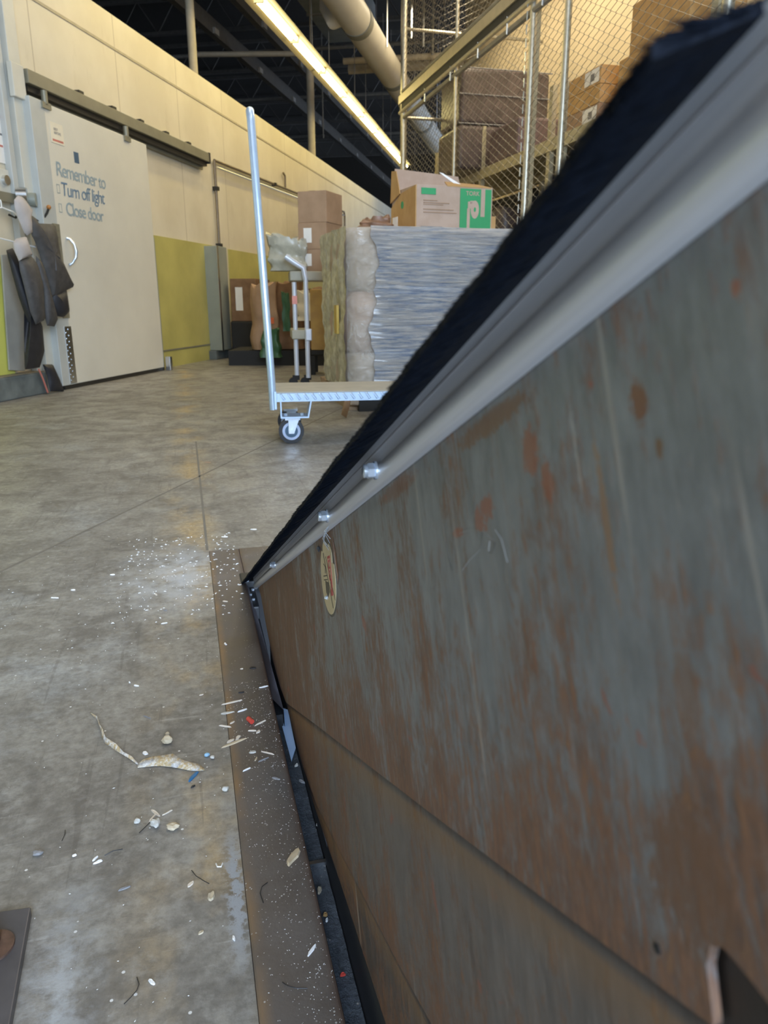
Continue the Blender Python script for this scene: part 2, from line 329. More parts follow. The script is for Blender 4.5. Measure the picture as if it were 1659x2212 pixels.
MT['whitepaint'] = plain('white_painted_tube', (0.62, 0.66, 0.74), 0.35, 0.2, 0.06)
MT['creamtray'] = plain('cream_tray', (0.40, 0.38, 0.30), 0.5)
MT['deckply'] = plain('worn_deck_board', (0.38, 0.35, 0.29), 0.6, 0, 0.1)
MT['zinc_skyblue'] = plain('zinc_painted_sky_blue', (0.50, 0.63, 0.80), 0.34, 0.55, 0.06, 30)  # trolley zinc with the blue sky reflection put into its base colour
MT['rim'] = plain('pale_blue_wheel_rim', (0.40, 0.47, 0.62), 0.4, 0.2)
MT['yellowpl'] = plain('yellow_crate', (0.50, 0.33, 0.04), 0.4)
MT['greyfoil'] = plain('foil_tape_grey', (0.42, 0.40, 0.38), 0.4, 0.3, 0.15, 50)
def make_tape():
    m, nt, b = nodes('torn_tape_skin'); g = G(nt); n = g.noise(160, 6, 0.75); x = g.noise(45, 3, 0.6)
    c = g.mix(g.ramp(x, [(0.44, 0.0), (0.54, 1.0)]), (0.46, 0.46, 0.48), (0.56, 0.42, 0.22))
    c = g.mix(g.ramp(n, [(0.46, 0.0), (0.60, 0.9)]), c, (0.80, 0.78, 0.74)); c = g.mix(g.ramp(n, [(0.32, 0.8), (0.42, 0.0)]), c, (0.14, 0.12, 0.10))
    L(nt, c, b.inputs['Base Color']); b.inputs['Roughness'].default_value = 0.45; g.bump(n, b, 0.8, 0.003); return m
MT['foilgold'] = make_tape()

def make_wrap():
    m, nt, b = nodes('stretch_film'); g = G(nt)
    n = g.noise(7, 7, 0.72, g.map((0.7, 0.7, 9)), 0.35); n2 = g.noise(2.6, 4, 0.6, g.map((1, 1, 2.2)))
    wc = g.mix(g.ramp(n, [(0.40, 0.0), (0.58, 1.0)]), (0.40, 0.54, 0.82), (0.98, 0.99, 1.0)); wc = g.mix(g.ramp(g.noise(3.5, 5, 0.65, g.map((1, 1, 2.5), loc=(2, 1, 4))), [(0.42, 0.0), (0.62, 0.7)]), wc, (0.97, 0.98, 1.0))  # blue-white sky reflections painted as streaks and patches in the film colour
    L(nt, wc, b.inputs['Base Color'])
    b.inputs['Roughness'].default_value = 0.22; b.inputs['Specular IOR Level'].default_value = 1.0; b.inputs['Metallic'].default_value = 0.35
    b.inputs['Coat Weight'].default_value = 0.6; b.inputs['Coat Roughness'].default_value = 0.12
    L(nt, g.math('ADD', g.math('MULTIPLY', g.ramp(n, [(0.36, 0.75), (0.62, 1.0)]), 0.85), g.math('MULTIPLY', n2, 0.30), clamp=True), b.inputs['Alpha'])
    g.bump(n, b, 1.0, 0.05); return m
MT['wrap'] = make_wrap()
def make_clear():
    m, nt, b = nodes('clear_crinkled_film'); g = G(nt)
    n = g.noise(8, 5, 0.65, dist=1.0)
    b.inputs['Base Color'].default_value = (0.6, 0.58, 0.52, 1); b.inputs['Roughness'].default_value = 0.14
    b.inputs['Specular IOR Level'].default_value = 1.0
    L(nt, g.ramp(n, [(0.4, 0.22), (0.7, 0.50)]), b.inputs['Alpha']); g.bump(n, b, 0.9, 0.05); return m
MT['clear'] = make_clear()

# ------------------------------------------------------------------ mesh helpers
class MB:
    def __init__(s): s.v = []; s.f = []
    def add(s, vs, fs, M=None):
        o = len(s.v); s.v += [tuple(M @ Vector(p)) if M else tuple(p) for p in vs]; s.f += [tuple(i + o for i in f) for f in fs]; return s
    def box(s, x0, x1, y0, y1, z0, z1, M=None):
        return s.add([(x0, y0, z0), (x1, y0, z0), (x1, y1, z0), (x0, y1, z0), (x0, y0, z1), (x1, y0, z1), (x1, y1, z1), (x0, y1, z1)],
                     [(0, 3, 2, 1), (4, 5, 6, 7), (0, 1, 5, 4), (1, 2, 6, 5), (2, 3, 7, 6), (3, 0, 4, 7)], M)
    def tube(s, pts, r, n=10, cap=True, M=None):
        P = [Vector(p) for p in pts]; rs = r if isinstance(r, (list, tuple)) else [r] * len(P)
        vs, fs = [], []; up = None
        for i, p in enumerate(P):
            d = (P[min(i + 1, len(P) - 1)] - P[max(i - 1, 0)]).normalized()
            if up is None:
                up = Vector((0, 0, 1)) if abs(d.z) < 0.9 else Vector((1, 0, 0))
            a = d.cross(up).normalized(); b2 = a.cross(d).normalized(); up = b2
            for k in range(n):
                t = 2 * pi * k / n; vs.append(p + a * cos(t) * rs[i] + b2 * sin(t) * rs[i])
        for i in range(len(P) - 1):
            for k in range(n):
                fs.append((i * n + k, i * n + (k + 1) % n, (i + 1) * n + (k + 1) % n, (i + 1) * n + k))
        if cap: fs += [tuple(range(n))[::-1], tuple((len(P) - 1) * n + k for k in range(n))]
        return s.add(vs, fs, M)
    def prism(s, poly, axis, a0, a1, M=None):
        """extrude a 2D outline; axis 'x' -> poly is (y,z), 'y' -> (x,z), 'z' -> (x,y)"""
        def P(p, a): return {'x': (a, p[0], p[1]), 'y': (p[0], a, p[1]), 'z': (p[0], p[1], a)}[axis]
        n = len(poly); vs = [P(p, a0) for p in poly] + [P(p, a1) for p in poly]
        fs = [tuple(range(n))[::-1], tuple(range(n, 2 * n))] + [(i, (i + 1) % n, n + (i + 1) % n, n + i) for i in range(n)]
        return s.add(vs, fs, M)
    def strip(s, pts_a, pts_b, M=None):
        n = len(pts_a); return s.add(list(pts_a) + list(pts_b), [(i, i + 1, n + i + 1, n + i) for i in range(n - 1)], M)
    def puff(s, poly, depth, M=None, rings=4, wob=0.0, back=0.3):
        """inflate an outline lying in the x-z plane into a soft body bulging towards -y"""
        n = len(poly); cx = sum(p[0] for p in poly) / n; cz = sum(p[1] for p in poly) / n
        vs, fs = [], []
        lev = [(cos(pi / 2 * k / rings), sin(pi / 2 * k / rings)) for k in range(rings)]
        for sg in (1, -back):
            for q, h in lev:
                for i, p in enumerate(poly):
                    vs.append((cx + (p[0] - cx) * q, -depth * h * sg * (1 + wob * sin(i * 2.3 + q * 9)), cz + (p[1] - cz) * q))
            vs.append((cx, -depth * sg, cz))
            o = 0 if sg == 1 else rings * n + 1
            for k in range(rings - 1):
                for i in range(n):
                    f = (o + k * n + i, o + k * n + (i + 1) % n, o + (k + 1) * n + (i + 1) % n, o + (k + 1) * n + i)
                    fs.append(f if sg == 1 else f[::-1])
            for i in range(n):
                f = (o + (rings - 1) * n + i, o + (rings - 1) * n + (i + 1) % n, o + rings * n); fs.append(f if sg == 1 else f[::-1])
        return s.add(vs, fs, M)
    def blob(s, c, r, n=3, jit=0.15, seed=0, M=None):
        bm = bmesh.new(); bmesh.ops.create_icosphere(bm, subdivisions=n, radius=1.0); rnd = random.Random(seed)
        ph = [rnd.uniform(0, 6) for _ in range(6)]
        vs = []
        for v in bm.verts:
            p = v.co; k = 1 + jit * (sin(3 * p.x + ph[0]) * sin(4 * p.y + ph[1]) + 0.6 * sin(7 * p.z + ph[2]) * sin(6 * p.x + ph[3]) + 0.4 * sin(11 * p.y + ph[4] + 5 * p.z))
            vs.append((c[0] + p.x * r[0] * k, c[1] + p.y * r[1] * k, c[2] + p.z * r[2] * k))
        fs = [tuple(v.index for v in f.verts) for f in bm.faces]; bm.free()
        return s.add(vs, fs, M)
    def build(s, name, mat, parent=None, smooth=False, bevel=0.0, M=None, seg=2):
        me = bpy.data.meshes.new(name); me.from_pydata(s.v, [], s.f); me.validate(); me.update()
        bm = bmesh.new(); bm.from_mesh(me); bmesh.ops.recalc_face_normals(bm, faces=bm.faces); bm.to_mesh(me); bm.free()
        me.materials.append(MT[mat] if isinstance(mat, str) else mat)
        if smooth:
            me.polygons.foreach_set('use_smooth', [True] * len(me.polygons))
            try: me.set_sharp_from_angle(angle=radians(40))
            except Exception: pass
        o = bpy.data.objects.new(name, me); COL.objects.link(o)
        if parent: o.parent = parent
        if M is not None: o.matrix_local = M
        if bevel:
            b = o.modifiers.new('bevel', 'BEVEL'); b.width = bevel; b.segments = seg; b.limit_method = 'ANGLE'
        return o
def crumple(sx, sy, sz, amp, seed, n=9, slump=0.0):
    """soft dented sack or carton: a gridded box pushed about"""
    bm = bmesh.new(); bmesh.ops.create_cube(bm, size=1.0); bmesh.ops.subdivide_edges(bm, edges=bm.edges, cuts=n, use_grid_fill=True)
    q = random.Random(seed); ph = [q.uniform(0, 6) for _ in range(9)]; vs = []
    for v in bm.verts:
        p = v.co.copy(); r = Vector((p.x, p.y, p.z)); k = 1 - 0.10 * (abs(p.x * 2) ** 4 * abs(p.y * 2) ** 4)
        d = sin(9 * p.x + ph[0]) * sin(8 * p.y + ph[1]) + sin(11 * p.z + ph[2] + 3 * p.x) * 0.8 + 0.6 * abs(sin(14 * p.x + 9 * p.z + ph[3])) + 0.5 * abs(sin(13 * p.y - 12 * p.z + ph[4]))
        s_ = 1 + slump * (0.5 - (p.z + 0.5)) * 0.8
        x = p.x * sx * k * s_ + amp * d * (1 if p.x > 0 else -1) * 0.6; y = p.y * sy * k * s_ + amp * d * (1 if p.y > 0 else -1) * 0.6
        z = (p.z + 0.5) * sz + (amp * d * 1.2 if p.z > 0.4 else 0)
        vs.append((x, y, z))
    fs = [tuple(v.index for v in f.verts) for f in bm.faces]; bm.free()
    return MB().add(vs, fs)
def B(x0, x1, y0, y1, z0, z1, M=None): return MB().box(x0, x1, y0, y1, z0, z1, M)

def tag(o, label, cat, group=None, kind=None):
    if label: o['label'] = label
    if cat: o['category'] = cat
    if group: o['group'] = group
    if kind: o['kind'] = kind
    return o
def place(o, frame, loc, rz=0.0):
    v = FR[frame] @ Vector(loc); o.location = v; o.rotation_euler = (0, 0, RZ[frame] + rz); return o
def thing(name, label, cat, frame='world', loc=(0, 0, 0), rz=0.0, group=None):
    o = bpy.data.objects.new(name, None); o.empty_display_size = 0.05; COL.objects.link(o)
    place(o, frame, loc, rz); return tag(o, label, cat, group)
def struct(name, mb, mat, frame='world', loc=(0, 0, 0), label=None, **k):
    o = mb.build(name, mat, **k); place(o, frame, loc); o['kind'] = 'structure'
    if label: o['label'] = label
    return o
def solo(name, mb, mat, label, cat, frame='world', loc=(0, 0, 0), rz=0.0, group=None, **k):
    o = mb.build(name, mat, **k); place(o, frame, loc, rz); return tag(o, label, cat, group)
def copy_tree(o, parent=None):
    c = o.copy(); COL.objects.link(c); c.parent = parent
    for ch in list(o.children): copy_tree(ch, c)
    return c
def text_mesh(name, txt, size, mat, parent, M, shear=0.0, thick=0.0, offset=0.0, space=1.0, align='LEFT'):
    cu = bpy.data.curves.new(name, 'FONT'); cu.body = txt; cu.size = size; cu.shear = shear; cu.extrude = thick
    cu.offset = offset; cu.space_character = space; cu.align_x = align
    t = bpy.data.objects.new(name, cu); COL.objects.link(t)
    me = bpy.data.meshes.new_from_object(t.evaluated_get(bpy.context.evaluated_depsgraph_get()))
    COL.objects.unlink(t); bpy.data.objects.remove(t)
    me.materials.clear(); me.materials.append(MT[mat])
    o = bpy.data.objects.new(name, me); COL.objects.link(o); o.parent = parent; o.matrix_local = M
    return o

# a photo pixel looked up on the horizontal plane z=h (used to lay out things lying on the floor)
CP, SP = cos(radians(16)), sin(radians(16))
def gr(px, py, h=0.0):
    a = (px - 829.5) / 1597; b = (1106 - py) / 1597
    d = (a, CP + b * SP, -SP + b * CP); t = (h - 0.65) / d[2]; return (d[0] * t, d[1] * t)

# ------------------------------------------------------------------ the building
PL, PR, PB = 0.101, 2.35, 1.735     # pit edges: left, right, back (dock frame)
f = MB()
z = 0.0; t = -0.16
f.box(-9, 0.022, -0.95, 32, t, z); f.box(0.022, 14, 1.945, 32, t, z); f.box(PR + 0.08, 14, -0.95, 1.945, t, z)
struct('floor', f, 'concrete', 'dock')
s1 = MB().box(0.022, PL, -0.95, 1.945, -0.012, 0.0006)
struct('trim_1', s1, 'strip', 'dock', label='rust-browned steel angle set flush along the pit edge', bevel=0.003)
struct('trim_2', MB().box(PL, PR, PB, 1.945, -0.012, 0.0006), 'strip', 'dock', label='steel angle across the back of the pit', bevel=0.002)
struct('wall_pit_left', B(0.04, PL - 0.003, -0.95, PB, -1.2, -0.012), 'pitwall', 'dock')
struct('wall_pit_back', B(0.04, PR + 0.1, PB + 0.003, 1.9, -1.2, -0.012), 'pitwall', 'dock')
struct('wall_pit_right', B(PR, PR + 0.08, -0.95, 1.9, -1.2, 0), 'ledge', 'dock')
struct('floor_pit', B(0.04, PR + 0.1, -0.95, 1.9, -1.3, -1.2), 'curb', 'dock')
# saw-cut joints in the slab
def joint(n, p, q, w):
    p, q = Vector(p), Vector(q); d = (q - p).normalized(); nn = Vector((-d.y, d.x)) * w / 2
    m = MB().add([(p.x - nn.x, p.y - nn.y, 0.0004), (q.x - nn.x, q.y - nn.y, 0.0004), (q.x + nn.x, q.y + nn.y, 0.0004), (p.x + nn.x, p.y + nn.y, 0.0004)], [(0, 1, 2, 3)])
    struct('trim_%d' % n, m, plain('joint_dirt', (0.17, 0.155, 0.13), 0.9), 'dock', label='dirt-filled saw cut in the concrete')
joint(3, (-2.0, -0.914), (2.2, 6.93), 0.008)
joint(4, (0.018, 1.95), (0.016, 3.6), 0.007)

WH = 2.93
wl = MB().box(-0.12, 0, -9.5, 24, 0, WH)
struct('wall_left', wl, 'cream', 'wall', label='cream insulated panel wall with a horizontal seam')
struct('ceiling_cooler', B(-4.0, -0.12, -9.5, 24, WH - 0.12, WH), 'dark', 'wall')
struct('trim_5', B(0, 0.006, -6, 24, 2.665, 2.685), plain('seam_tan', (0.40, 0.34, 0.23), 0.6), 'wall', label='thin horizontal seam along the cream wall')  # seam drawn as a darker tan strip
struct('wall_far', B(-8, 16, 27.5, 27.7, 0, 6.6), 'ceil', 'wall')
struct('wall_side', B(-8.2, -8.0, -12, 27.7, 0, 6.6), 'ceil', 'wall')
struct('ceiling', B(-8.2, 18, -14, 27.7, 6.4, 6.6), 'ceil', 'wall', label='dark roof deck high above the hall')
struct('wall_right', B(5.0, 5.2, -1.0, 13.6, 0, 6.0), 'creamwall', 'dock', label='cream wall behind the chain-link cage')
# front wall with the dock door opening, behind the camera
fw = MB().box(-9, -0.45, -1.6, -1.45, -1.3, 6.4); fw.box(2.3, 5.2, -1.6, -1.45, -1.3, 6.4); fw.box(-0.45, 2.3, -1.6, -1.45, 3.2, 6.4)
struct('wall_front', fw, 'creamwall', 'dock')

# yellow wall sheets and curb
struct('trim_6', B(0, 0.014, 1.36, 2.95, 0.0, 1.24), 'yellow', 'wall', label='yellow protective sheet beside the sliding door')
struct('trim_7', B(0, 0.014, 3.42, 16, 0.10, 1.23), 'yellow', 'wall', label='yellow protective sheet beyond the grey guard post')
struct('trim_8', B(0, 0.03, -5.0, -0.72, 0.16, 1.22), 'yellow_lt', 'wall', label='bright yellow wall sheet at the left edge of the photo')
struct('trim_9', B(0.014, 0.02, 1.40, 2.85, 0.16, 0.175), 'olive', 'wall', label='lower lap of the yellow sheet')
cb = B(0, 0.10, 2.66, 20, 0, 0.10); struct('trim_10', cb, 'curb', 'wall', label='blue-grey curb along the foot of the wall', bevel=0.008)
struct('trim_11', B(0, 0.12, -5.0, -0.50, 0, 0.155), 'curb', 'wall', label='blue-grey curb below the coats', bevel=0.01)
struct('trim_12', B(0, 0.115, -5.0, -0.51, 0.155, 0.159), 'curbtop', 'wall')

# ------------------------------------------------------------------ sliding cooler door (wall frame)
D = thing('door_1', None, None, 'wall', (0.0, 0, 0)); D['kind'] = 'structure'; D['label'] = 'off-white sliding cooler door with blue handwriting'
for k in ('category',):
    if k in D: del D[k]
B(0.03, 0.125, -0.17, 1.32, 0.03, 1.975).build('door_panel', 'door', D, bevel=0.006)
B(0.03, 0.127, -0.33, -0.165, 0.03, 1.98).build('door_edge', 'doorgrey', D, bevel=0.004)
B(0.0, 0.122, -0.30, 1.33, 0.0, 0.03).build('bottom_gasket', 'dark', D)
B(0.0, 0.115, 1.322, 1.35, 0.02, 1.20).build('edge_guard', 'greypost', D)
for z0, z1, nm in ((0.52, 1.18, 'kick_strip'), (0.04, 0.46, 'kick_strip')):
    kp = B(0.127, 0.131, -0.235, -0.150, z0, z1)
    kk = 0
    zz = z0 + 0.02
    while zz < z1 - 0.02:
        kp.box(0.131, 0.134, -0.225 + 0.03 * (kk % 2), -0.195 + 0.03 * (kk % 2), zz, zz + 0.008); zz += 0.022; kk += 1
    kp.build(nm, 'olive' if z0 > 0.5 else 'galv', D)
tr = B(0.02, 0.12, -0.30, 2.76, 2.062, 2.150); tr.box(0.02, 0.035, -0.30, 2.76, 1.99, 2.06)
tk = tr.build('door_track', 'olive', D, bevel=0.004)
for q in (0.36, 0.84, 1.31, 1.80, 2.29):
    B(0.05, 0.105, q - 0.02, q + 0.045, 2.150, 2.175).build('track_bracket', 'dark', tk)
B(0.02, 0.122, 2.74, 2.775, 2.05, 2.155).build('track_stop', 'black', tk)
B(0.04, 0.09, -0.28, 2.74, 2.02, 2.06).build('track_underside', 'dark', tk)
for q in (-0.15, 0.97):
    h = MB().tube([(0.125, q, 1.965), (0.125, q, 2.05)], 0.022, 12); h.box(0.11, 0.14, q - 0.05, q + 0.05, 1.935, 1.975); h.build('roller_hanger', 'olive', D, smooth=True)
MB().tube([(0.13, -0.072, 1.09), (0.15, -0.068, 1.085), (0.172, -0.052, 1.05), (0.178, -0.045, 1.0), (0.172, -0.05, 0.955), (0.15, -0.068, 0.915), (0.13, -0.072, 0.905)],
          [0.014, 0.009, 0.010, 0.012, 0.010, 0.009, 0.014], 10).build('door_handle', 'zinc', D, smooth=True)
RW = Matrix(((0, 0, 1, 0), (1, 0, 0, 0), (0, 1, 0, 0), (0, 0, 0, 1)))   # text plane -> wall plane, facing the room
def onwall(y, zz, x=0.1275, rot=0.0): return Matrix.Translation((x, y, zz)) @ RW @ Matrix.Rotation(rot, 4, 'Z')
text_mesh('handwriting', 'Remember to', 0.138, 'blueink2', D, onwall(-0.115, 1.515, rot=-0.01), 0.06, offset=0.0006, space=0.85)
text_mesh('handwriting', 'Turn off light', 0.135, 'blueink', D, onwall(-0.075, 1.385, rot=0.01), 0.10, offset=0.0002, space=0.86)
text_mesh('handwriting', 'Close door', 0.130, 'blueink2', D, onwall(-0.040, 1.255, rot=0.0), 0.0, offset=0.0008, space=0.86)
for q in (1.395, 1.265):
    bx = MB()
    for (a0, a1, c0, c1) in ((-0.125, -0.122, q, q + 0.06), (-0.092, -0.089, q, q + 0.06), (-0.125, -0.089, q, q + 0.004), (-0.125, -0.089, q + 0.056, q + 0.06)):
        bx.box(0.1275, 0.128, a0, a1, c0, c1)
    bx.build('drawn_checkbox', 'blueink2', D)
B(0.1252, 0.1275, 0.145, 0.205, 1.640, 1.715).build('blue_square', 'navy', D)
sg = B(0.1252, 0.1285, -0.125, 0.030, 1.73, 1.865).build('door_sticker', 'paper_w', D)
B(0.1286, 0.129, -0.11, 0.020, 1.742, 1.756).build('red_line', 'redink', sg)
text_mesh('sticker_text', 'BEST\nBEFORE', 0.024, 'greyink', sg, onwall(-0.085, 1.815, 0.1290), offset=0.0006)

# frame left of the door
struct('trim_13', B(0, 0.075, -0.42, -0.30, 0.0, 2.72), 'doorframe', 'wall', label='pale metal jamb left of the sliding door', bevel=0.004)
struct('trim_14', B(0.06, 0.10, -0.44, -0.31, 1.95, 2.16), 'doorframe', 'wall', label='pale cover box at the top of the door jamb', bevel=0.006)
struct('trim_15', B(0.0, 0.05, -0.50, -0.445, 0.0, 2.93), 'doorgrey', 'wall', label='narrow grey cable channel left of the jamb', bevel=0.006)
# conduits and guard post right of the door
c = thing('pipe_conduit', 'brown conduit rising beside the door track and running on along the cream wall', 'conduit', 'wall', (0, 0, 0))
MB().tube([(0.03, 3.10, 0.12), (0.03, 3.10, 2.14)], 0.016, 8).build('upright', 'bronze', c, smooth=True)
MB().tube([(0.03, 3.10, 2.14), (0.03, 9.4, 2.27), (0.03, 9.45, 2.20), (0.03, 9.45, 1.95)], 0.016, 8).build('long_run', 'bronze', c, smooth=True)
MB().tube([(0.05, 3.10, 2.07), (0.05, 9.3, 2.20)], 0.012, 8).build('long_run', 'galv', c, smooth=True)
for yy, zz in ((3.1, 1.85), (3.1, 1.25), (5.2, 2.18), (7.3, 2.22)):
    B(0.0, 0.06, yy - 0.03, yy + 0.03, zz - 0.02, zz + 0.02).build('clamp', 'dark', c)
MB().tube([(0.03, 5.7, 2.2), (0.03, 5.7, 2.36), (0.03, 5.62, 2.39)], 0.014, 8).build('stub', 'bronze', c, smooth=True)
gp = thing('guard_post', 'square grey-green guard post standing between two yellow wall sheets', 'post', 'wall', (0.003, 2.68, 0.10))
B(0.0, 0.16, 0.02, 0.30, 0, 1.12).build('post_body', 'greypost', gp, bevel=0.006)
B(0.161, 0.165, 0.0, 0.05, 0, 1.12).build('edge_angle', 'galv', gp)
B(0.0, 0.12, 0.302, 0.36, 0, 1.10).build('dark_side', 'dark', gp)
for k, (yy, ww) in enumerate([(5.2, 0.9), (6.3, 1.0)]):   # marks like shallow hatch outlines on the wall
    pass
solo('floor_bracket', B(0, 0.05, 0, 0.05, 0, 0.13), 'galv', 'small bright bracket on the floor at the foot of the sliding door', 'bracket', 'wall', (0.135, 1.33, 0), bevel=0.004)

# ------------------------------------------------------------------ signs, hooks and coats left of the door
sn = thing('wall_notice', 'white paper notice with red and grey lines at the left edge above the coats', 'notice', 'wall', (0.005, -0.80, 1.53))
B(0, 0.003, -0.2, 0.33, 0, 0.33).build('sheet', 'paper', sn)
for k, mt in enumerate(['redink', 'redink', 'greyink', 'greyink', 'greyink', 'redink']):
    zz = 0.28 - 0.036 * k
    m = MB(); y0 = -0.15
    rr = random.Random(k)
    while y0 < 0.27:
        w = rr.uniform(0.02, 0.05); m.box(0.003, 0.0036, y0, min(y0 + w, 0.30), zz, zz + 0.013); y0 += w + 0.010
    m.build('text_line', mt, sn)
sp_ = thing('switch_plate', 'small beige plate with a grey grille and a round knob below the notice', 'switch', 'wall', (0.005, -0.80, 1.34))
B(0, 0.02, -0.1, 0.30, 0, 0.15).build('plate', 'doorframe', sp_, bevel=0.004)
B(0.02, 0.024, 0.02, 0.16, 0.03, 0.12).build('grille', 'greypost', sp_)
MB().tube([(0.02, 0.24, 0.08), (0.045, 0.24, 0.08)], 0.032, 16).build('knob', 'galv', sp_, smooth=True)
hr = thing('hook_rail', 'wall hook rail with orange-tipped hooks holding the coats', 'hook rail', 'wall', (0.04, -1.0, 1.26))
B(0, 0.02, 0, 0.80, 0.02, 0.08).build('rail', 'olive', hr)
MB().tube([(0.02, 0.50, 0.08), (0.08, 0.53, 0.08)], 0.045, 14).build('latch_roller', 'galv', hr, smooth=True)
MB().tube([(0.02, 0.62, 0.06), (0.07, 0.64, 0.06)], 0.045, 14).build('latch_roller', 'greypost', hr, smooth=True)
for q in (0.42, 0.70):
    hk = MB().tube([(0.02, q - 0.03, -0.06), (0.06, q - 0.02, -0.08), (0.10, q, -0.02), (0.11, q + 0.01, 0.01)], 0.008, 8).build('hook', 'dark', hr, smooth=True)
    MB().blob((0.112, q + 0.012, 0.02), (0.016, 0.016, 0.016), 2, 0).build('hook_tip', 'orange', hk, smooth=True)
ch = thing('coat_hanger', 'white wire coat hanger hanging empty at the left edge', 'hanger', 'wall', (0.16, -0.78, 1.02))
MB().tube([(0, -0.20, 0.02), (0, 0.27, -0.02), (0.0, 0.285, 0.01), (0, 0.20, 0.12), (0, 0.08, 0.185), (0, -0.03, 0.2), (0, -0.2, 0.16), (0, -0.24, 0.05), (0, -0.20, 0.02)], 0.005, 6).build('wire_triangle', 'white', ch, smooth=True)
MB().tube([(0, -0.03, 0.2), (0, -0.03, 0.24), (-0.03, -0.03, 0.27)], 0.004, 6).build('wire_hook', 'white', ch, smooth=True)
MW = Matrix(((0, -1, 0, 0), (1, 0, 0, 0), (0, 0, 1, 0), (0, 0, 0, 1)))   # puff (x,z) outline -> wall (y,z), bulge into room
def soft(name, poly, x, depth, mat, parent, wob=0.05):
    """padded cloth shape; outline in (wall y, height), x = distance from the wall"""
    P = []
    for i, a in enumerate(poly):
        b_ = poly[(i + 1) % len(poly)]
        for q in (0.0, 0.5): P.append((a[0] + (b_[0] - a[0]) * q, a[1] + (b_[1] - a[1]) * q))
    return MB().puff([(a, z_) for a, z_ in P], depth, Matrix.Translation((x, 0, 0)) @ MW, wob=wob).build(name, mat, parent, smooth=True)
j1 = thing('jacket', 'charcoal quilted jacket hung on the hook nearest the sliding door', 'jacket', 'wall', (0, 0, 0))
soft('body', [(-0.61, 1.187), (-0.559, 1.196), (-0.534, 1.152), (-0.464, 1.155), (-0.33, 1.164), (-0.313, 1.04), (-0.304, 0.928), (-0.264, 0.872), (-0.172, 0.743), (-0.284, 0.712), (-0.414, 0.668), (-0.443, 0.675), (-0.491, 0.794), (-0.531, 0.944), (-0.569, 1.036), (-0.595, 1.074)], 0.20, 0.05, 'coat1', j1, 0.10)
soft('cuff', [(-0.413, 0.70), (-0.25, 0.72), (-0.243, 0.565), (-0.316, 0.529), (-0.391, 0.538), (-0.437, 0.618), (-0.442, 0.711)], 0.18, 0.05, 'coat2', j1)
soft('sleeve', [(-0.636, 0.938), (-0.596, 0.913), (-0.566, 0.778), (-0.532, 0.654), (-0.489, 0.504), (-0.521, 0.47), (-0.604, 0.479), (-0.62, 0.571), (-0.615, 0.709), (-0.645, 0.844)], 0.24, 0.04, 'coat1', j1)
soft('collar_lining', [(-0.803, 1.264), (-0.759, 1.297), (-0.718, 1.293), (-0.635, 1.226), (-0.66, 1.17), (-0.667, 1.074), (-0.714, 1.057), (-0.743, 1.074), (-0.789, 1.159), (-0.807, 1.22)], 0.25, 0.035, 'coatgrey', j1)
j2 = thing('jacket', 'dark jacket with a pale grey shoulder patch hung left of the quilted one', 'jacket', 'wall', (0, 0, 0))
soft('body', [(-0.847, 0.90), (-0.713, 0.93), (-0.667, 0.876), (-0.638, 0.742), (-0.661, 0.516), (-0.758, 0.491), (-0.797, 0.573), (-0.828, 0.739), (-0.85, 0.836)], 0.26, 0.045, 'coat1', j2, 0.08)
soft('shoulder_patch', [(-0.896, 0.999), (-0.865, 1.026), (-0.766, 1.046), (-0.725, 0.933), (-0.862, 0.893), (-0.892, 0.949)], 0.27, 0.04, 'coatgrey', j2)
j3 = thing('trousers', 'black work trousers with a red stripe hanging behind the jackets down to the curb', 'trousers', 'wall', (0, 0, 0))
soft('body', [(-0.876, 0.957), (-0.811, 0.974), (-0.783, 0.904), (-0.761, 0.807), (-0.708, 0.64), (-0.682, 0.495), (-0.607, 0.465), (-0.62, 0.288), (-0.685, 0.2), (-0.845, 0.199), (-0.824, 0.302), (-0.748, 0.504), (-0.811, 0.674), (-0.85, 0.837)], 0.20, 0.04, 'coat2', j3)
soft('lower_leg', [(-0.6, 0.214), (-0.492, 0.205), (-0.427, 0.086), (-0.393, -0.001), (-0.555, 0.017), (-0.567, 0.137)], 0.165, 0.03, 'coat2', j3)
MB().tube([(0.20, -0.70, 0.19), (0.20, -0.67, 0.13), (0.20, -0.63, 0.02)], 0.006, 6).build('red_stripe', 'redink', j3, smooth=True)
solo('wall_sheet', MB().prism([(-0.03, 0.78), (0.03, 0.785), (0.17, 0.345), (0.05, 0.01), (-0.11, 0.03)], 'x', 0, 0.012), 'greypanel', 'scuffed grey metal sheet leaning on the wall behind the coats', 'sheet', 'wall', (0.045, -0.70, 0.16), bevel=0.002)

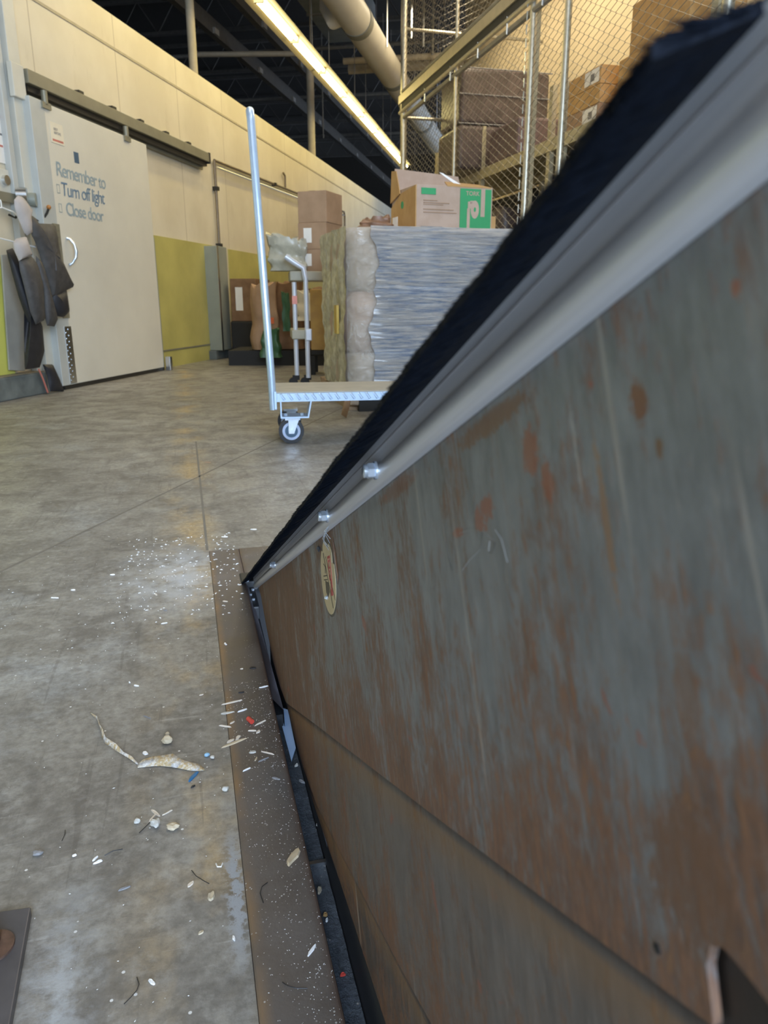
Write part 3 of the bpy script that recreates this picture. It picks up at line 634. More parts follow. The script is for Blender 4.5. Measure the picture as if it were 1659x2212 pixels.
# ------------------------------------------------------------------ roof: joists, pipes, ducts
for k in range(11):
    y = -3.0 + 2.6 * k
    m = B(-7.8, 12, y, y + 0.09, 5.62, 5.68); m.box(-7.8, 12, y, y + 0.09, 6.2, 6.26)
    x = -7.8
    while x < 11.5:
        m.tube([(x, y + 0.045, 5.66), (x + 0.4, y + 0.045, 6.22), (x + 0.8, y + 0.045, 5.66)], 0.014, 4); x += 0.8
    o = m.build('roof_joist', 'steel_dk'); place(o, 'wall', (0, 0, 0))
    tag(o, 'dark open-web steel joist crossing under the roof deck', 'joist', 'roof joists')
for k, (x, zz) in enumerate([(-1.35, 4.5), (-0.75, 4.7)]):
    ln = ['farther', 'nearer'][k]
    t0 = thing('rail_beam', 'dark overhead beam above the cooler, the %s of the pair from the lamps' % ln, 'beam', 'wall', (x, 0, zz))
    B(-0.05, 0.05, -2, 26, 0, 0.22).build('beam', 'steel_dk', t0)
    for q in range(12):
        yy = 0.6 + q * 2.0 + 0.5 * k
        B(0.05, 0.09, yy, yy + 0.16, 0.0, 0.08).build('clip', 'whiteclip', t0)
    B(0.05, 0.11, 3.15 + 0.6 * k, 3.55 + 0.6 * k, -0.06, 0.03).build('yellow_tag', 'yellowtag', t0)
for k, (y, zz, a, b_) in enumerate([(3.6, 5.02, -5, 2.4), (6.4, 5.58, -5, 2.6), (9.3, 5.02, -6, 3.0), (12.5, 5.02, -6, 4.0), (16.5, 5.02, -6, 5.0)]):
    o = solo('sprinkler_pipe', MB().tube([(a, y, zz), (b_, y, zz)], 0.035, 8), 'steel_md',
         ['dull grey pipe crossing under the roof, nearest of the five', 'dull grey pipe crossing under the roof, second nearest of the five', 'dull grey pipe crossing under the roof, middle of the five', 'dull grey pipe crossing under the roof, second farthest of the five', 'dull grey pipe crossing under the roof, farthest of the five'][k],
         'pipe', 'wall', (0, 0, 0), group='pipes crossing under the roof', smooth=True)
for k, (y, x) in enumerate([(4.4, -0.7), (7.0, 0.1), (9.6, -0.4), (12.8, 0.6), (15.0, 1.2), (17.0, 0.3)]):
    solo('hanger_rod', MB().tube([(x, y, 3.6 if k > 1 else 4.2), (x, y, 6.4)], 0.012, 6), 'steel_md', 'thin vertical rod hanging from the dark roof, ' + ['nearest of the six', 'second nearest of the six', 'third nearest of the six', 'third farthest of the six', 'second farthest of the six', 'farthest of the six'][k], 'rod', 'wall', group='hanger rods')
solo('support_post', MB().tube([(0, 0, 0), (0, 0, 3.5)], 0.045, 12), 'tan_pipe', 'tan vertical pipe rising from the top of the cream wall near the door', 'pipe', 'wall', (-0.07, 2.92, WH + 0.001), smooth=True)
sp2 = MB().tube([(0, 0, 0), (0, 0, 1.52)], 0.062, 12); sp2.tube([(0, 0, 1.50), (-1.9, -0.3, 1.50)], 0.04, 10)
solo('support_post', sp2, 'tan_pipe', 'tan vertical pipe with a side arm standing on the cream wall in mid picture', 'pipe', 'wall', (-0.07, 7.55, WH + 0.001), smooth=True)

# fluorescent strip lights, end to end
def strip_light(y, label):
    t_ = thing('strip_light', label, 'light', 'wall', (0.75, y, 3.5), group='fluorescent strips in one row')
    m = B(-0.05, 0.05, 0.0, 2.43, 0.055, 0.12)
    m.build('housing', 'reflector', t_)
    r = MB(); r.add([(-0.05, 0, 0.06), (-0.05, 2.43, 0.06), (-0.15, 2.43, 0.02), (-0.15, 0, 0.02), (0.05, 0, 0.06), (0.05, 2.43, 0.06), (0.15, 2.43, 0.02), (0.15, 0, 0.02),
                     (-0.15, 0, 0.024), (-0.15, 2.43, 0.024), (-0.05, 2.43, 0.064), (-0.05, 0, 0.064), (0.15, 0, 0.024), (0.15, 2.43, 0.024), (0.05, 2.43, 0.064), (0.05, 0, 0.064)],
                    [(0, 1, 2, 3), (5, 4, 7, 6), (8, 9, 10, 11), (13, 12, 15, 14)])
    r.build('reflector', 'reflector', t_)
    for q in (0.03, 1.25):
        for xx in (-0.032, 0.032):
            MB().tube([(xx, q, 0.02), (xx, q + 1.16, 0.02)], 0.019, 10).build('tube', 'lens', t_, smooth=True)
        B(-0.05, 0.05, q - 0.025, q, -0.01, 0.06).build('lamp_holder', 'whiteclip', t_)
    for q in (0.4, 2.0):
        MB().tube([(0, q, 0.12), (0, q, 2.1)], 0.006, 5).build('suspension_wire', 'steel_md', t_)
    return t_
for y, lb in ((0.25, 'fluorescent strip light cut by the top edge of the photo'), (2.70, 'fluorescent strip light nearest the top edge, above the trolley handle'), (5.15, 'fluorescent strip light in the middle of the row'),
              (7.60, 'fluorescent strip light second from the far end'), (10.05, 'fluorescent strip light at the far end, above the cartons')):
    strip_light(y, lb)
# big white jacketed pipe with elbow
wp = thing('jacketed_pipe', 'thick white jacketed pipe running away beside the strip lights', 'pipe', 'wall', (0, 0, 4.2))
def lx(y): return 1.03 + 0.0185 * (y - 3) + 0.06
MB().tube([(lx(-2), -2, 0), (lx(8), 8, 0), (lx(20), 20, 0)], 0.205, 28).build('pipe_run', 'pvc', wp, smooth=True)
for y in (5.55, 8.1, 11.4, 14.2):
    MB().tube([(lx(y), y - 0.09, 0), (lx(y), y + 0.09, 0)], 0.214, 28).build('band', 'strap', wp, smooth=True)
MB().tube([(lx(5.2), 5.2, 0.0), (lx(5.2) - 0.26, 5.35, -0.02), (lx(5.2) - 0.34, 5.45, 0.12), (lx(5.2) - 0.34, 5.5, 1.4)], [0.12, 0.13, 0.13, 0.13], 18).build('elbow', 'pvc', wp, smooth=True)
for y in (6.5, 9.0, 12.0):
    MB().tube([(lx(y) + 0.22, y, -0.05), (lx(y) + 0.22, y, 2.0)], 0.012, 6).build('hanger', 'galv', wp)
du = thing('air_duct', 'square bluish metal duct above the strip lights', 'duct', 'wall', (0, 0, 0))
B(-0.1, 0.75, 2.0, 9.0, 5.0, 5.5).build('duct_body', 'duct', du, bevel=0.01)
for q in (3.4, 4.8, 6.2, 7.6): B(-0.12, 0.77, q, q + 0.04, 4.98, 5.52).build('flange', 'steel_md', du)
for k, (y, zz, r) in enumerate([(8.35, 4.52, 0.05), (8.75, 4.5, 0.075)]):
    solo('cross_pipe', MB().tube([(0.3, y, zz), (2.3, y, zz)], r, 12), 'tan_pipe', ['slimmer tan pipe crossing behind the white jacketed pipe', 'thicker tan pipe crossing behind the white jacketed pipe'][k], 'pipe', 'wall', smooth=True)
for k, (x, y) in enumerate([(1.62, 7.2), (1.75, 7.6), (1.85, 8.0), (1.9, 9.2), (0.75, 8.9)]):
    solo('strut', MB().tube([(x, y, 4.45), (x, y, 6.2)], 0.022, 6), 'galv', 'slim bright strut hanging beside the white jacketed pipe, ' + ['nearest of the five', 'second nearest of the five', 'third of the five', 'fourth of the five', 'left of the pipe'][k], 'strut', 'wall', group='bright struts by the white pipe')

# ------------------------------------------------------------------ chain-link cage (dock frame)
def chain(w, h, pitch=0.072, r=0.0026):
    """woven wires; local x along the fence, z up"""
    m = MB(); n = int(w / pitch) + 1; rows = int(h / (pitch / 2))
    for i in range(n):
        x0 = i * pitch
        pts = []
        for k in range(rows):
            s = 1 if (k + i) % 2 else -1
            pts.append((x0 + s * pitch * 0.5, s * 0.005, k * pitch * 0.5))
        vs, fs = [], []
        for p in pts:
            vs += [(p[0] - r, p[1], p[2]), (p[0], p[1] - r, p[2]), (p[0] + r, p[1], p[2]), (p[0], p[1] + r, p[2])]
        for k in range(len(pts) - 1):
            for q in range(4):
                fs.append((k * 4 + q, k * 4 + (q + 1) % 4, (k + 1) * 4 + (q + 1) % 4, (k + 1) * 4 + q))
        m.add(vs, fs)
    return m
fe = thing('chain_link_fence', 'tall chain-link fence in front of the storage racks', 'fence', 'dock', (3.0, 0, 0))
M90 = Matrix.Rotation(pi / 2, 4, 'Z')
chain(7.4, 3.0).build('wire_mesh', 'fencewire', fe, M=Matrix.Translation((0, 3.0, 0.05)) @ M90)
chain(7.4, 1.7).build('wire_mesh', 'fencewire', fe, M=Matrix.Translation((0, 3.0, 3.30)) @ M90)
for u, r in ((4.02, 0.035), (5.90, 0.028), (6.52, 0.03), (8.4, 0.02), (10.42, 0.042)):
    MB().tube([(0, u, 0), (0, u, 5.0)], r, 12).build('post', 'fencepost', fe, smooth=True)
B(0.03, 0.09, 6.56, 6.64, 0, 3.0).build('slotted_post', 'shelf', fe)
sb = MB()
for k in range(30): sb.box(-0.045, -0.04, 6.55, 6.562, 0.5 + 0.1 * k, 0.57 + 0.1 * k)
sb.build('latch_slots', 'zinc', fe)
B(-0.05, 0.05, 3.0, 10.5, 3.13, 3.235).build('header_channel', 'channel', fe, bevel=0.006)
B(-0.035, 0.035, 3.0, 10.5, 3.06, 3.13).build('channel_gap', 'black', fe)
MB().tube([(-0.03, 3.0, 3.035), (-0.03, 10.5, 3.035)], 0.022, 8).build('top_rail', 'fencepost', fe, smooth=True)
MB().tube([(0.0, 3.0, 2.965), (0.0, 10.5, 2.965)], 0.026, 8).build('top_rail', 'steel_md', fe, smooth=True)
MB().tube([(-0.02, 3.0, 3.27), (-0.02, 10.5, 3.27)], 0.02, 8).build('upper_rail', 'steel_md', fe, smooth=True)
for q in (4.6, 5.5, 6.3, 7.0, 7.7, 8.5, 9.4):
    MB().tube([(-0.03, q, 2.93), (-0.03, q, 3.07)], 0.008, 6).build('rail_clip', 'zinc', fe)
f2 = thing('chain_link_fence', 'end section of chain-link fence closing the far end of the cage', 'fence', 'dock', (3.0, 10.42, 0))
chain(1.95, 4.9).build('wire_mesh', 'fencewire', f2, M=Matrix.Translation((0.05, 0, 0.05)))
for x, r in ((0.72, 0.026), (1.02, 0.026), (1.95, 0.026)):
    MB().tube([(x, 0, 0), (x, 0, 3.0)], r, 10).build('post', 'fencepost', f2, smooth=True)
MB().tube([(0, 0, 2.97), (1.95, 0, 2.97)], 0.02, 8).build('top_rail', 'fencepost', f2, smooth=True)
MB().tube([(0, 0, 4.0), (1.95, 0, 4.0)], 0.02, 8).build('upper_rail', 'fencepost', f2, smooth=True)

# storage rack behind the fence
rk = thing('storage_rack', 'cream steel storage rack behind the chain-link fence', 'rack', 'dock', (3.8, 5.0, 0))
for yv in (0.2, 2.42, 2.70, 4.6, 6.4):
    for xv in (0.0, 0.85):
        u_ = B(xv, xv + 0.05, yv, yv + 0.075, 0, 2.75 if xv == 0 else 2.6)
        u_.build('upright', 'shelf', rk)
for xv in (0.0, 0.85):
    B(xv - 0.01, xv + 0.04, 0, 6.5, 2.13, 2.25).build('beam', 'shelf', rk)
    B(xv - 0.01, xv + 0.04, 0, 6.5, 0.95, 1.05).build('beam', 'shelf', rk)
B(0.02, 0.9, 0, 6.5, 2.22, 2.24).build('shelf_board', 'shelf', rk)
B(0.02, 0.9, 0, 6.5, 1.03, 1.05).build('shelf_board', 'shelf', rk)
B(0.95, 0.97, 0, 6.5, 0, 2.12).build('shelf_shade_panel', 'black', rk)  # black sheet standing in for the shade under the shelf
def carton(label, frame, loc, sx, sy, sz, mat='card', rz=0.0, group=None, tape=True, labelside=None, name='carton'):
    t_ = thing(name, label, 'box', frame, loc, rz, group)
    B(-sx / 2, sx / 2, -sy / 2, sy / 2, 0, sz).build('box_body', mat, t_, bevel=0.004)
    if tape: B(-0.025, 0.025, -sy / 2 - 0.001, sy / 2 + 0.001, sz, sz + 0.001).build('tape', 'tape', t_)
    if labelside == 'front':
        B(-sx * 0.30, -sx * 0.02, -sy / 2 - 0.002, -sy / 2, sz * 0.25, sz * 0.8).build('shipping_label', 'paper', t_)
    if labelside == 'left':
        lb = B(-sx / 2 - 0.002, -sx / 2, -sy * 0.46, -sy * 0.10, sz * 0.15, sz * 0.92).build('shipping_label', 'paper', t_)
        MB().box(-sx / 2 - 0.003, -sx / 2 - 0.002, -sy * 0.35, -sy * 0.25, sz * 0.3, sz * 0.7).build('print', 'greyink', lb)
    return t_
names3 = ['brown carton with a white label, bottom of the shelf stack behind the fence', 'brown carton with a white label, middle of the shelf stack behind the fence', 'plain brown carton, third of the shelf stack behind the fence', 'brown carton with a white label, topmost of the shelf stack behind the fence']
for k in range(3):
    carton(names3[[0, 1, 3][k]], 'dock', (4.08, 7.18, 2.24 + 0.158 * k), 0.5, 0.72, 0.155, 'card_or' if k else 'card', group='cartons on the rack shelf', labelside='left' if k != 1 else None)
carton('brown carton on the rack shelf farther right, partly behind the brush', 'dock', (4.1, 6.1, 2.24), 0.5, 0.9, 0.42, 'card_or', group='cartons on the rack shelf')
carton('brown carton stacked highest on the rack near the right edge', 'dock', (4.1, 6.0, 2.66), 0.5, 0.8, 0.38, 'card_or', group='cartons on the rack shelf')
bd = thing('wrapped_bundle', 'dark wrapped bundle standing on the rack shelf behind the fence', 'bundle', 'dock', (4.2, 9.0, 2.24))
B(-0.72, 0.55, 0.6, 1.4, 0, 0.52).build('lower_load', 'darkwrap', bd, bevel=0.05, seg=4)
B(-0.70, 0.50, 0.62, 1.38, 0.53, 1.16).build('upper_load', 'darkwrap', bd, bevel=0.05, seg=4)
for q in (0.53, 0.86, 1.15): MB().tube([(-0.72, 0.605, q), (0.52, 0.605, q)], 0.008, 6).build('band', 'greychip', bd)
solo('storage_tote', B(-0.3, 0.3, -0.42, 0.42, 0, 0.40), 'purple', 'purple-grey tote at the foot of the dark bundle on the rack', 'tote', 'dock', (4.1, 8.95, 2.24), bevel=0.03)
solo('plastic_sack', MB().blob((0, 0, 0.30), (0.30, 0.45, 0.34), 4, 0.10, 5), 'clearbag', 'cloudy plastic sack bulging at the far end of the rack shelf', 'sack', 'dock', (4.15, 11.4, 2.24), smooth=True)
for k, (x, y, zz, r, lb, mt) in enumerate([(4.2, 9.6, 1.05, 0.42, 'dark sack on the lower rack shelf behind the cartons', 'darkwrap'), (4.2, 8.1, 1.05, 0.36, 'dull brown sack on the lower rack shelf beside the fence post', 'darkwrap'), (4.25, 6.9, 1.05, 0.33, 'dark bundle on the lower rack shelf near the brush', 'darkwrap')]):
    solo('sack', crumple(r * 1.3, r * 1.8, r * 1.6, 0.03, 20 + k, slump=0.3), mt, lb, 'sack', 'dock', (x, y, zz), smooth=True)  # sack colours kept dark to stand in for shade under the shelf
# curved tubular handle behind the brush
hh = thing('curved_handle', 'curved galvanised tube handle just above the black brush', 'handle', 'dock', (1.55, 2.75, 0.0))
arc = [(0.0, 0.0, 0.2), (0.0, 0.0, 0.95)] + [(0.0 + 0.165 * (1 - cos(a)), 0, 0.98 + 0.20 * sin(a)) for a in [pi * q / 10 for q in range(0, 8)]] + [(0.33, 0, 1.02), (0.36, 0, 0.9), (0.36, 0, 0.2)]
# (stands on the floor as part of an empty push frame)
arc[0] = (0.0, 0.0, 0.0); arc[-1] = (0.36, 0, 0.0)
MB().tube(arc, 0.020, 12).build('bent_tube', 'galv', hh, smooth=True)
MB().tube([(0, 0, 0.35), (0.36, 0, 0.35)], 0.014, 8).build('crossbar', 'galv', hh, smooth=True)

# ------------------------------------------------------------------ wrapped pallet (dock frame)
pa = thing('wrapped_pallet', 'pallet stack in shiny stretch film with cartons on top', 'pallet', 'dock', (0.94, 4.41, 0))
pw = MB()
for q in (0.0, 0.53, 1.06): pw.box(q, q + 0.14, 0.02, 1.0, 0.0, 0.09)
for q in range(7): pw.box(0, 1.2, 0.02 + q * 0.15, 0.12 + q * 0.15, 0.09, 0.11)
pw.build('pallet_boards', 'palletwood', pa)
ld = MB()
def layer(z0, z1, dx, bul):
    """one soft tier with rounded corners"""
    out = []
    for k in range(32):
        a = 2 * pi * k / 32; e = 5
        x = (abs(cos(a)) ** (2 / e)) * (1 if cos(a) >= 0 else -1); y = (abs(sin(a)) ** (2 / e)) * (1 if sin(a) >= 0 else -1)
        out.append((x, y))
    vs, fs = [], []; zs = [0, 0.06, 0.25, 0.5, 0.75, 0.94, 1.0]; bb = [-0.012, 0.0, 0.006, 0.010, 0.007, 0.0, -0.015]
    for zq, b_ in zip(zs, bb):
        for x, y in out: vs.append((0.60 + dx + x * (0.60 + b_ + bul), 0.41 + y * (0.40 + b_ + bul), z0 + (z1 - z0) * zq))
    for i in range(len(zs) - 1):
        for k in range(32): fs.append((i * 32 + k, i * 32 + (k + 1) % 32, (i + 1) * 32 + (k + 1) % 32, (i + 1) * 32 + k))
    fs += [tuple(range(32))[::-1], tuple(6 * 32 + k for k in range(32))]
    return vs, fs
zs_ = [0.11, 0.34, 0.70, 1.06]
for k in range(3):
    vs, fs = layer(zs_[k], zs_[k + 1], 0.0, 0.0)
    MB().add(vs, fs).build('load_tier', 'kraft' if k != 1 else 'card_pk', pa, smooth=True)
# outer film over everything: clear and crinkled, then the thick band with painted sky sheen from a wavy edge rightwards
def film(x_from, off, z0, z1, mat, name, n=70, m=34, wavy=False):
    vs, fs = [], []; rnd = random.Random(4)
    for j in range(m + 1):
        zz = z0 + (z1 - z0) * j / m
        xs = x_from + (0.020 * sin(zz * 9 + 0.6) + 0.012 * sin(zz * 23) + 0.006 * sin(zz * 61) if wavy else 0)
        for i in range(n + 1):
            x = xs + (1.19 - xs) * i / n
            dy = 0.006 * sin(zz * 40 + x * 3) + 0.004 * sin(zz * 95 + x * 9) + 0.010 * sin(x * 14 + zz * 3)
            tier = min(abs(zz - q) for q in zs_)
            inn = 0.018 * max(0, 1 - tier / 0.03)
            edge = 0.05 * max(0, 1 - (x - 0.0) / 0.07) ** 2
            vs.append((x, -off + inn + dy * 0.6 + edge, zz))
    for j in range(m):
        for i in range(n):
            a = j * (n + 1) + i; fs.append((a, a + 1, a + n + 2, a + n + 1))
    MB().add(vs, fs).build(name, mat, pa, smooth=True)
film(0.0, 0.010, 0.10, 1.05, 'clear', 'clear_film')
film(0.15, 0.022, 0.16, 1.062, 'wrap', 'painted_sheen_film', n=100, m=90, wavy=True)
sf = MB(); vs, fs = [], []
for j in range(30):
    zz = 0.12 + 0.94 * j / 29
    for i in range(24):
        y = 0.03 + 0.74 * i / 23; vs.append((-0.012 - 0.006 * sin(zz * 16 + y * 6) - 0.006 * sin(y * 31 + 3 * zz) - 0.004 * sin(zz * 60 + y * 20), y, zz))
for j in range(29):
    for i in range(23): a = j * 24 + i; fs.append((a, a + 1, a + 25, a + 24))
sf.add(vs, fs).build('side_film', plain('olive_side_film', (0.43, 0.40, 0.29), 0.25, 0, 0.35, 22, 1.0), pa, smooth=True)
B(-0.035, -0.02, 0.18, 0.26, 0.45, 0.62).build('yellow_tag', 'yellowpl', pa)
MB().puff([(0.0, 0.0), (0.25, -0.03), (0.45, 0.02), (0.5, 0.08), (0.3, 0.13), (0.0, 0.12)], 0.03, Matrix.Translation((0.0, -0.02, 0.04))).build('loose_film_hem', 'kraft', pa, smooth=True)
solo('cardboard_scrap', MB().puff([(0.0, 0.02), (0.03, 0.0), (0.055, 0.09), (0.06, 0.14), (0.03, 0.15)], 0.012), 'card', 'torn strip of cardboard leaning at the pallet corner', 'scrap', 'world', (-0.245, 4.22, 0.0))
solo('plastic_sheet', B(0, 1.15, 0, 0.05, 0, 0.11), 'black', 'black plastic hanging at the pallet foot behind the trolley', 'plastic', 'dock', (0.99, 4.36, 0))
# tissue carton on top
tb = thing('open_carton', 'open carton with a green panel and a paper roll drawing on the wrapped pallet', 'box', 'world', (0.196, 4.78, 1.062), radians(20))
B(0, 0.51, 0.003, 0.42, 0, 0.255).build('box_body', 'card_pk', tb, bevel=0.003)
sd = MB().prism([(0.42, 0), (0.003, 0), (0.003, 0.25), (0.25, 0.23), (0.42, 0.16)], 'x', -0.006, 0.0).build('side_face', 'card_or', tb)
B(0.288, 0.50, -0.002, 0.002, 0.003, 0.243).build('green_panel', 'green', tb)
MB().box(0.03, 0.125, -0.002, 0.002, 0.20, 0.236).build('green_badge', 'green', tb)
def flatring(cx, cz, r0, r1, n=28, sx=1.0):
    m = MB(); a = [(cx + sx * r0 * cos(2 * pi * k / n), -0.003, cz + r0 * sin(2 * pi * k / n)) for k in range(n + 1)]
    b_ = [(cx + sx * r1 * cos(2 * pi * k / n), -0.003, cz + r1 * sin(2 * pi * k / n)) for k in range(n + 1)]
    return m.strip(a, b_)
rl = flatring(0.388, 0.125, 0.014, 0.052, sx=0.55)
rl.box(0.335, 0.355, -0.0033, -0.0028, 0.005, 0.13); rl.box(0.355, 0.388, -0.0033, -0.0028, 0.158, 0.175)
rl.box(0.428, 0.456, -0.0033, -0.0028, 0.085, 0.243); rl.box(0.340, 0.372, -0.0033, -0.0028, 0.13, 0.17)
rl.build('paper_roll_print', 'card_pk', tb)
RF = Matrix(((1, 0, 0, 0), (0, 0, -1, 0), (0, 1, 0, 0), (0, 0, 0, 1)))
text_mesh('print_text', 'TORK', 0.034, 'card_pk', tb, Matrix.Translation((0.325, -0.0035, 0.205)) @ RF, offset=0.0006)
for zz, w in ((0.165, 0.09), (0.152, 0.17), (0.142, 0.13), (0.115, 0.20), (0.098, 0.22)):
    B(0.045, 0.045 + w, -0.002, 0.002, zz, zz + 0.004).build('print_line', 'card', tb)
B(0.03, 0.17, -0.002, 0.002, 0.012, 0.02).build('print_line', 'greyink', tb)
MB().prism([(0.0, 0.25), (0.50, 0.25), (0.47, 0.375), (0.02, 0.40)], 'y', 0.42, 0.425).build('back_flap', 'card_pk', tb)
MB().prism([(0.25, 0.23), (0.42, 0.19), (0.40, 0.38), (0.32, 0.37)], 'x', -0.012, -0.007).build('side_flap', 'card_or', tb)
MB().add([(0.20, 0.0, 0.256), (0.50, 0.0, 0.256), (0.50, 0.20, 0.30), (0.28, 0.22, 0.31), (0.20, 0.0, 0.250), (0.50, 0.0, 0.250), (0.50, 0.20, 0.294), (0.28, 0.22, 0.304)], [(0, 1, 2, 3), (4, 7, 6, 5), (0, 4, 5, 1), (1, 5, 6, 2), (2, 6, 7, 3), (3, 7, 4, 0)]).build('front_flap', 'card_or', tb)
MB().add([(0.19, 0.05, 0.33), (0.29, 0.0, 0.265), (0.24, 0.0, 0.27), (0.17, 0.06, 0.335)], [(0, 1, 2, 3)]).build('packing_tape', 'white', tb)
MB().tube([(-0.008, 0.22, 0.16), (-0.0065, 0.22, 0.16)], 0.022, 14).build('green_print', 'green', sd)
bc = MB()
for k in range(6): bc.box(-0.008, -0.006, 0.30 + 0.016 * k, 0.309 + 0.016 * k, 0.01, 0.10)
bc.build('bar_code', 'paper', sd)
solo('kraft_carton', B(0, 0.16, 0, 0.2, 0, 0.105), 'card_or', 'small tan carton just right of the green-panelled one', 'box', 'world', (0.56, 5.10, 1.062), bevel=0.003)
solo('paper_bag', crumple(0.19, 0.16, 0.055, 0.010, 8, n=12, slump=0.5), plain('brown_paper_bag', (0.20, 0.105, 0.06), 0.45, 0, 0.3, 20, 0.6), 'crumpled brown paper bag on the left of the wrapped pallet top', 'bag', 'world', (-0.05, 4.82, 1.062), smooth=True)

# ------------------------------------------------------------------ platform trolley
TZ = radians(8.8)
tl = thing('platform_trolley', 'galvanised platform trolley with an upright pole handle', 'trolley', 'world', (-0.497, 3.40, 0.0), TZ)
B(0, 1.15, 0, 0.40, 0.238, 0.245).build('deck_top', 'deckply', tl)
dk = B(0, 1.15, 0, 0.006, 0.200, 0.240); dk.box(0, 1.15, 0.394, 0.40, 0.200, 0.240); dk.box(0, 0.006, 0, 0.40, 0.200, 0.240); dk.box(1.144, 1.15, 0, 0.4, 0.2, 0.24)
for k in range(30):
    x = 0.02 + 0.036 * k
    dk.add([(x, -0.005, 0.232), (x + 0.005, -0.005, 0.234), (x + 0.022, -0.005, 0.211), (x + 0.017, -0.005, 0.209), (x - 0.002, 0, 0.236), (x + 0.009, 0, 0.238), (x + 0.027, 0, 0.211), (x + 0.015, 0, 0.205)],
           [(0, 3, 2, 1), (0, 1, 5, 4), (1, 2, 6, 5), (2, 3, 7, 6), (3, 0, 4, 7)])
dk.build('deck_skirt', 'zinc_skyblue', tl)
MB().tube([(-0.012, 0.0, 0.165), (-0.015, 0.0, 0.30), (-0.055, 0.0, 1.37), (-0.058, 0.03, 1.405), (-0.058, 0.08, 1.418), (-0.058, 0.32, 1.418), (-0.058, 0.37, 1.405), (-0.055, 0.40, 1.37), (-0.015, 0.40, 0.30), (-0.012, 0.40, 0.165)], 0.0175, 14).build('handle', 'zinc_skyblue', tl, smooth=True)
B(-0.006, 0.004, -0.03, 0.03, 0.17, 0.25).build('handle_socket', 'zinc_skyblue', tl)
for kx in (0.02, 1.0):
    br = MB().prism([(kx, 0.20), (kx, 0.123), (kx + 0.13, 0.123), (kx + 0.145, 0.20), (kx + 0.139, 0.20), (kx + 0.125, 0.130), (kx + 0.006, 0.130), (kx + 0.006, 0.20)], 'y', 0.0, 0.12)
    bo = br.build('caster_bracket', 'zinc_skyblue', tl)
    for q in (0.025, 0.10): MB().tube([(kx + q, 0.05, 0.130), (kx + q, 0.05, 0.140)], 0.008, 6).build('bolt', 'zinc', bo)
    for yy in (0.045, 0.34):
        cst = MB().box(kx + 0.02, kx + 0.09, yy - 0.03, yy + 0.03, 0.112, 0.123)
        cst.prism([(kx + 0.035, 0.115), (kx + 0.085, 0.115), (kx + 0.06, 0.048), (kx + 0.035, 0.048)], 'y', yy - 0.030, yy - 0.026)
        cst.prism([(kx + 0.035, 0.115), (kx + 0.085, 0.115), (kx + 0.06, 0.048), (kx + 0.035, 0.048)], 'y', yy + 0.026, yy + 0.030)
        fo = cst.build('caster_fork', 'zinc', tl)
        MB().tube([(kx + 0.048, yy - 0.02, 0.0595), (kx + 0.048, yy + 0.02, 0.0595)], 0.059, 32).build('tyre', 'rubber', fo, smooth=True)
        MB().tube([(kx + 0.048, yy - 0.022, 0.0595), (kx + 0.048, yy + 0.022, 0.0595)], 0.042, 28).build('wheel_rim', 'rim', fo, smooth=True)
        MB().tube([(kx + 0.048, yy - 0.0235, 0.0595), (kx + 0.048, yy + 0.0235, 0.0595)], 0.030, 24).build('wheel_disc', 'navy', fo, smooth=True)
        MB().tube([(kx + 0.048, yy - 0.034, 0.0595), (kx + 0.048, yy + 0.034, 0.0595)], 0.011, 12).build('axle', 'zinc', fo, smooth=True)

# ------------------------------------------------------------------ cart with boxes behind the trolley
ct = thing('shelf_cart', 'white tube cart with cream trays behind the trolley pole', 'cart', 'world', (-0.68, 5.85, 0.0), TZ)
for q, h in ((0.0, 0.78), (0.085, 0.82)):
    MB().tube([(q, -0.06 * (q > 0), 0.07), (q, -0.06 * (q > 0), h)], 0.018, 10).build('upright', 'whitepaint', ct, smooth=True)
MB().tube([(0.085, -0.06, 0.80), (0.07, -0.06, 0.88), (0.0, -0.06, 0.92), (-0.06, -0.06, 0.96)], 0.022, 10).build('bent_handle', 'whitepaint', ct, smooth=True)
B(-0.03, 0.55, 0, 0.40, 0.79, 0.86).build('top_tray', 'creamtray', ct, bevel=0.008)
B(-0.03, 0.12, -0.04, 0.40, 0.36, 0.43).build('middle_tray', 'creamtray', ct, bevel=0.008)
B(0.07, 0.12, -0.085, -0.05, 0.35, 0.44).build('joint_block', 'whitepaint', ct, bevel=0.008)
B(-0.019, 0.019, -0.02, 0.02, 0.62, 0.68).build('pink_tape', plain('pink_tape', (0.75, 0.30, 0.25), 0.5), ct)
for q in (0.0, 0.09):
    k_ = MB().tube([(q - 0.03, -0.03, 0.035), (q - 0.03, 0.01, 0.035)], 0.035, 16); k_.box(q - 0.035, q + 0.02, -0.02, 0.02, 0.05, 0.085)
    k_.build('caster', 'black', ct, smooth=True)
solo('plastic_bag', crumple(0.26, 0.22, 0.22, 0.022, 12, n=12, slump=-0.1), 'clearbag', 'cloudy plastic bag resting on the cart tray left of the cartons', 'bag', 'world', (-0.74, 6.02, 0.865), smooth=True)
for k, (dz, hgt, lb) in enumerate([(0, 0.16, 'pinkish-brown carton, bottom of the stack on the cart'), (0.16, 0.19, 'pinkish-brown carton, middle of the stack on the cart'), (0.35, 0.22, 'pinkish-brown carton, topmost of the stack on the cart')]):
    carton(lb, 'world', (-0.495 + 0.004 * k, 6.08, 0.86 + dz), 0.235, 0.30, hgt, 'card', radians(-20), 'cartons stacked on the cart', labelside='front' if k < 2 else 'left')
